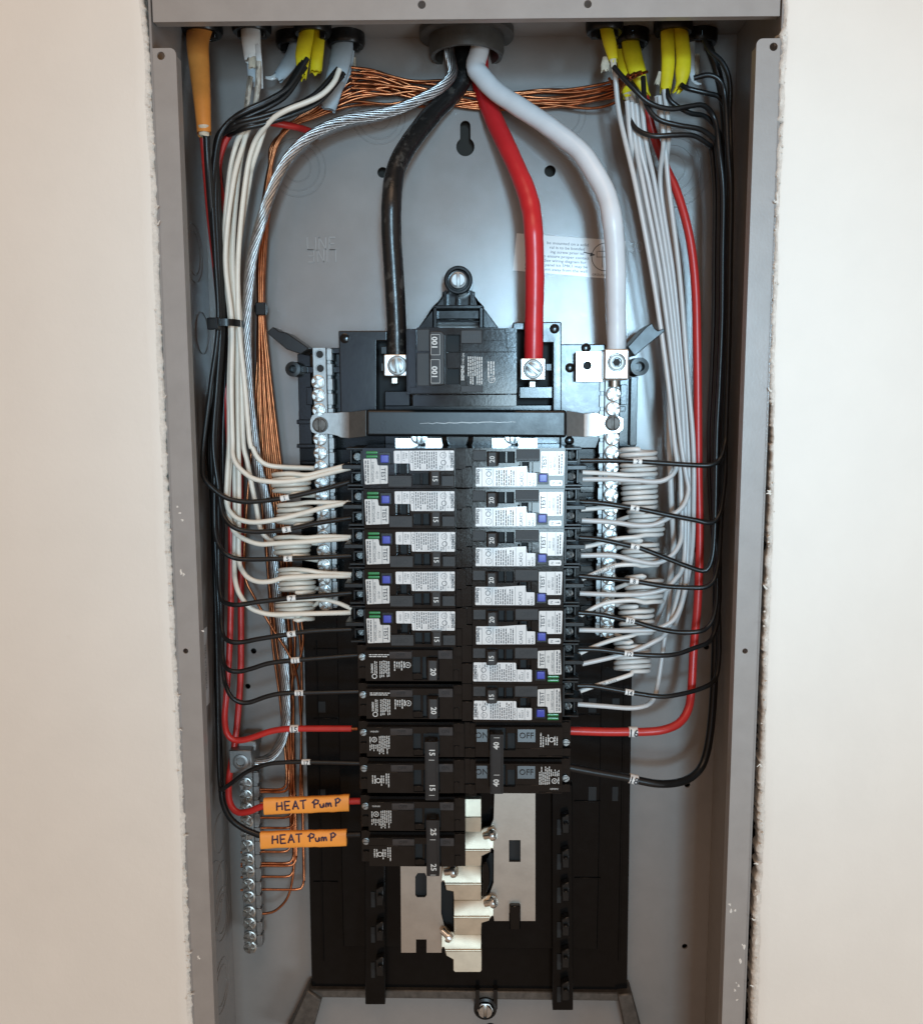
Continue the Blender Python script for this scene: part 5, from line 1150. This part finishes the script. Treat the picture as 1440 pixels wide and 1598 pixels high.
# ---- right side: black wires
K1 = [(957, 104, 44), (985, 135, 40), (1012, 160, 40), (1045, 170, 42), (1075, 166, 44), (1098, 165, 46), (1115, 187, 50)]
K2 = [(976, 160, 54), (980, 180, 52), (992, 201, 48), (1017, 212, 44), (1050, 211, 44), (1082, 212, 46), (1105, 226, 50)]
K3 = [(1003, 120, 48), (1007, 160, 44), (1025, 185, 42), (1056, 195, 42), (1092, 202, 44), (1114, 218, 48)]
K4 = [(1062, 132, 52), (1072, 138, 54), (1100, 145, 54), (1122, 152, 56), (1133, 178, 58)]
K5 = [(1098, 62, 56), (1108, 80, 54), (1127, 98, 52), (1138, 128, 52), (1138, 180, 54)]
K6 = [(1082, 122, 48), (1106, 117, 46), (1124, 127, 46), (1131, 155, 48)]
K7 = [(1040, 140, 50), (1046, 158, 48), (1075, 176, 50), (1100, 182, 54), (1120, 205, 58)]
right_black = [
 ('2', K6, 1140, 1137, 1132, 44, [(1131, 690, 43), (1124, 715, 42), (1110, 725, 40), (1086, 726), (1021, 722), (989, 720), (955, 719), (905, 719, 41)], (996, 720), 'first'),
 ('4', K5, 1141, 1138, 1132, 50, [(1131, 740, 47), (1127, 778, 45), (1123, 800, 43), (1115, 813, 41), (1103, 816, 40), (1086, 812), (1049, 805), (1011, 797), (983, 792), (936, 785), (904, 783, 41)], (990, 793), 'second'),
 ('6', K1, 1128, 1126, 1118, 44, [(1116, 780, 43), (1114, 840, 42), (1111, 869, 41), (1105, 886, 40), (1095, 891), (1067, 882), (1039, 871), (1000, 856), (983, 852), (936, 842), (903, 839, 41)], (991, 853), 'third'),
 ('8', K4, 1136, 1133, 1127, 58, [(1126, 780, 54), (1122, 860, 48), (1119, 885, 45), (1113, 906, 42), (1100, 916, 40), (1077, 917), (1039, 915), (996, 908), (981, 906), (936, 902), (903, 899, 41)], (988, 907), 'fourth'),
 ('10', K3, 1122, 1120, 1112, 52, [(1114, 780, 52), (1118, 880, 50), (1118, 935, 47), (1112, 965, 44), (1103, 979, 42), (1092, 985, 40), (1067, 987), (1039, 984), (1011, 977), (989, 970), (974, 967), (936, 959), (902, 956, 41)], (980, 968), 'fifth'),
 ('12', K7, 1131, 1128, 1121, 66, [(1122, 780, 66), (1122, 900, 62), (1120, 960, 58), (1113, 990, 54), (1104, 1003, 50), (1086, 1010, 46), (1058, 1020, 42), (1030, 1023, 40), (987, 1021), (974, 1019), (936, 1014), (902, 1013, 41)], (980, 1020), 'sixth'),
 ('14', K2, 1115, 1113, 1106, 58, [(1108, 780, 60), (1118, 900, 62), (1122, 1000, 62), (1119, 1048, 58), (1110, 1066, 52), (1086, 1077, 46), (1058, 1084, 42), (1030, 1087, 40), (992, 1082), (974, 1079), (927, 1071), (901, 1070, 41)], (980, 1080), 'seventh'),
]
for t, K, a, b, c, Y, tail, mk, o in right_black:
    wire('black_wire', f'black wire with number sleeve {t}, {o} black wire from the top on the right side', K+[((K[-1][0]+a)/2, 235, Y), (a, 300, Y), ((a+b)/2, 400, Y), (b, 500, Y), ((b+c)/2, 600, Y), (c, 680, Y)]+tail, rB, 'black', group=GB, marker=(*mk, t), dang=0) if False else wire('black_wire', f'black wire with number sleeve {t}, {o} black wire from the top on the right side', K+[((K[-1][0]+a)/2, 235, Y), (a, 300, Y), ((a+b)/2, 400, Y), (b, 500, Y), ((b+c)/2, 600, Y), (c, 680, Y)]+tail, rB, 'black', group=GB, marker=(*mk, t))
wire('black_wire', 'thick black wire with number sleeve 18 curving up the right wall', [(1106, 75, 62), (1118, 110, 66), (1128, 160, 68), (1132, 240, 70), (1131, 400, 72), (1125, 600, 72), (1120, 800, 72), (1117, 950, 72), (1114, 1060, 70), (1108, 1140, 66), (1098, 1188, 60), (1082, 1210, 54), (1058, 1221, 48), (1026, 1223, 43), (992, 1217), (980, 1214), (922, 1204), (880, 1196, 40)], 2.75, 'black', group=GB, marker=(986, 1215, '18'), n=14)
wire('red_wire', 'thick red wire with number sleeve 16 dropping down the right side', [(1005, 150, 66), (1015, 195, 70), (1027, 232, 72), (1040, 265, 72), (1054, 295, 70), (1069, 342, 68), (1079, 392), (1085, 455), (1087, 530), (1088, 600), (1089, 720), (1091, 850), (1088, 940), (1082, 1010, 62), (1078, 1080, 56), (1072, 1110, 50), (1058, 1129, 45), (1034, 1139, 42), (1005, 1142), (980, 1142), (942, 1142), (882, 1140, 40)], 2.85, 'red', group='red circuit wires', marker=(985, 1142, '16'), n=14)

# ---- zip ties
def ziptie(label, px0, px1, py, Y, dY, hx, hw, hh):
    c = U((px0+px1)/2, py, Y); a = (px1-px0)/2*px_mm(px0, py, Y); o = thing('zip_tie', label, 'zip tie', tuple(c), 'black zip ties')
    mb = MB(); n = 40; vs = []
    for i in range(n):
        t = 2*math.pi*i/n; e = lambda v: math.copysign(abs(v)**.6, v)
        for r, z in ((1, -2.2), (1, 2.2), (.93, 2.2), (.93, -2.2)): vs.append((c[0]+a*r*e(math.cos(t)), c[1]+dY*r*e(math.sin(t)), c[2]+z))
    mb.add(vs, [(4*i+k, 4*i+(k+1) % 4, 4*((i+1) % n)+(k+1) % 4, 4*((i+1) % n)+k) for i in range(n) for k in range(4)]); mb.build('strap', 'matte', o)
    h = U(hx, py-1, Y-dY-2); mb = MB(); mb.box(h[0]-hw, h[0]+hw, h[1]-1.5, h[1]+3, h[2]-hh, h[2]+hh); hd = mb.build('head', 'matte', o, bevel=.5)
    mb = MB(); mb.box(h[0]-hw*.4, h[0]+hw*.4, h[1]-1.56, h[1]-1.4, h[2]-hh*.6, h[2]+hh*.6); mb.build('slot', 'hole', hd)
ziptie('black zip tie strapped round the white and black wires on the left', 330, 379, 506, 56, 17, 333, 3.6, 3.8)
ziptie('small black zip tie round the copper bundle on the left', 399, 416, 483, 78, 8, 407, 3.3, 4.2)
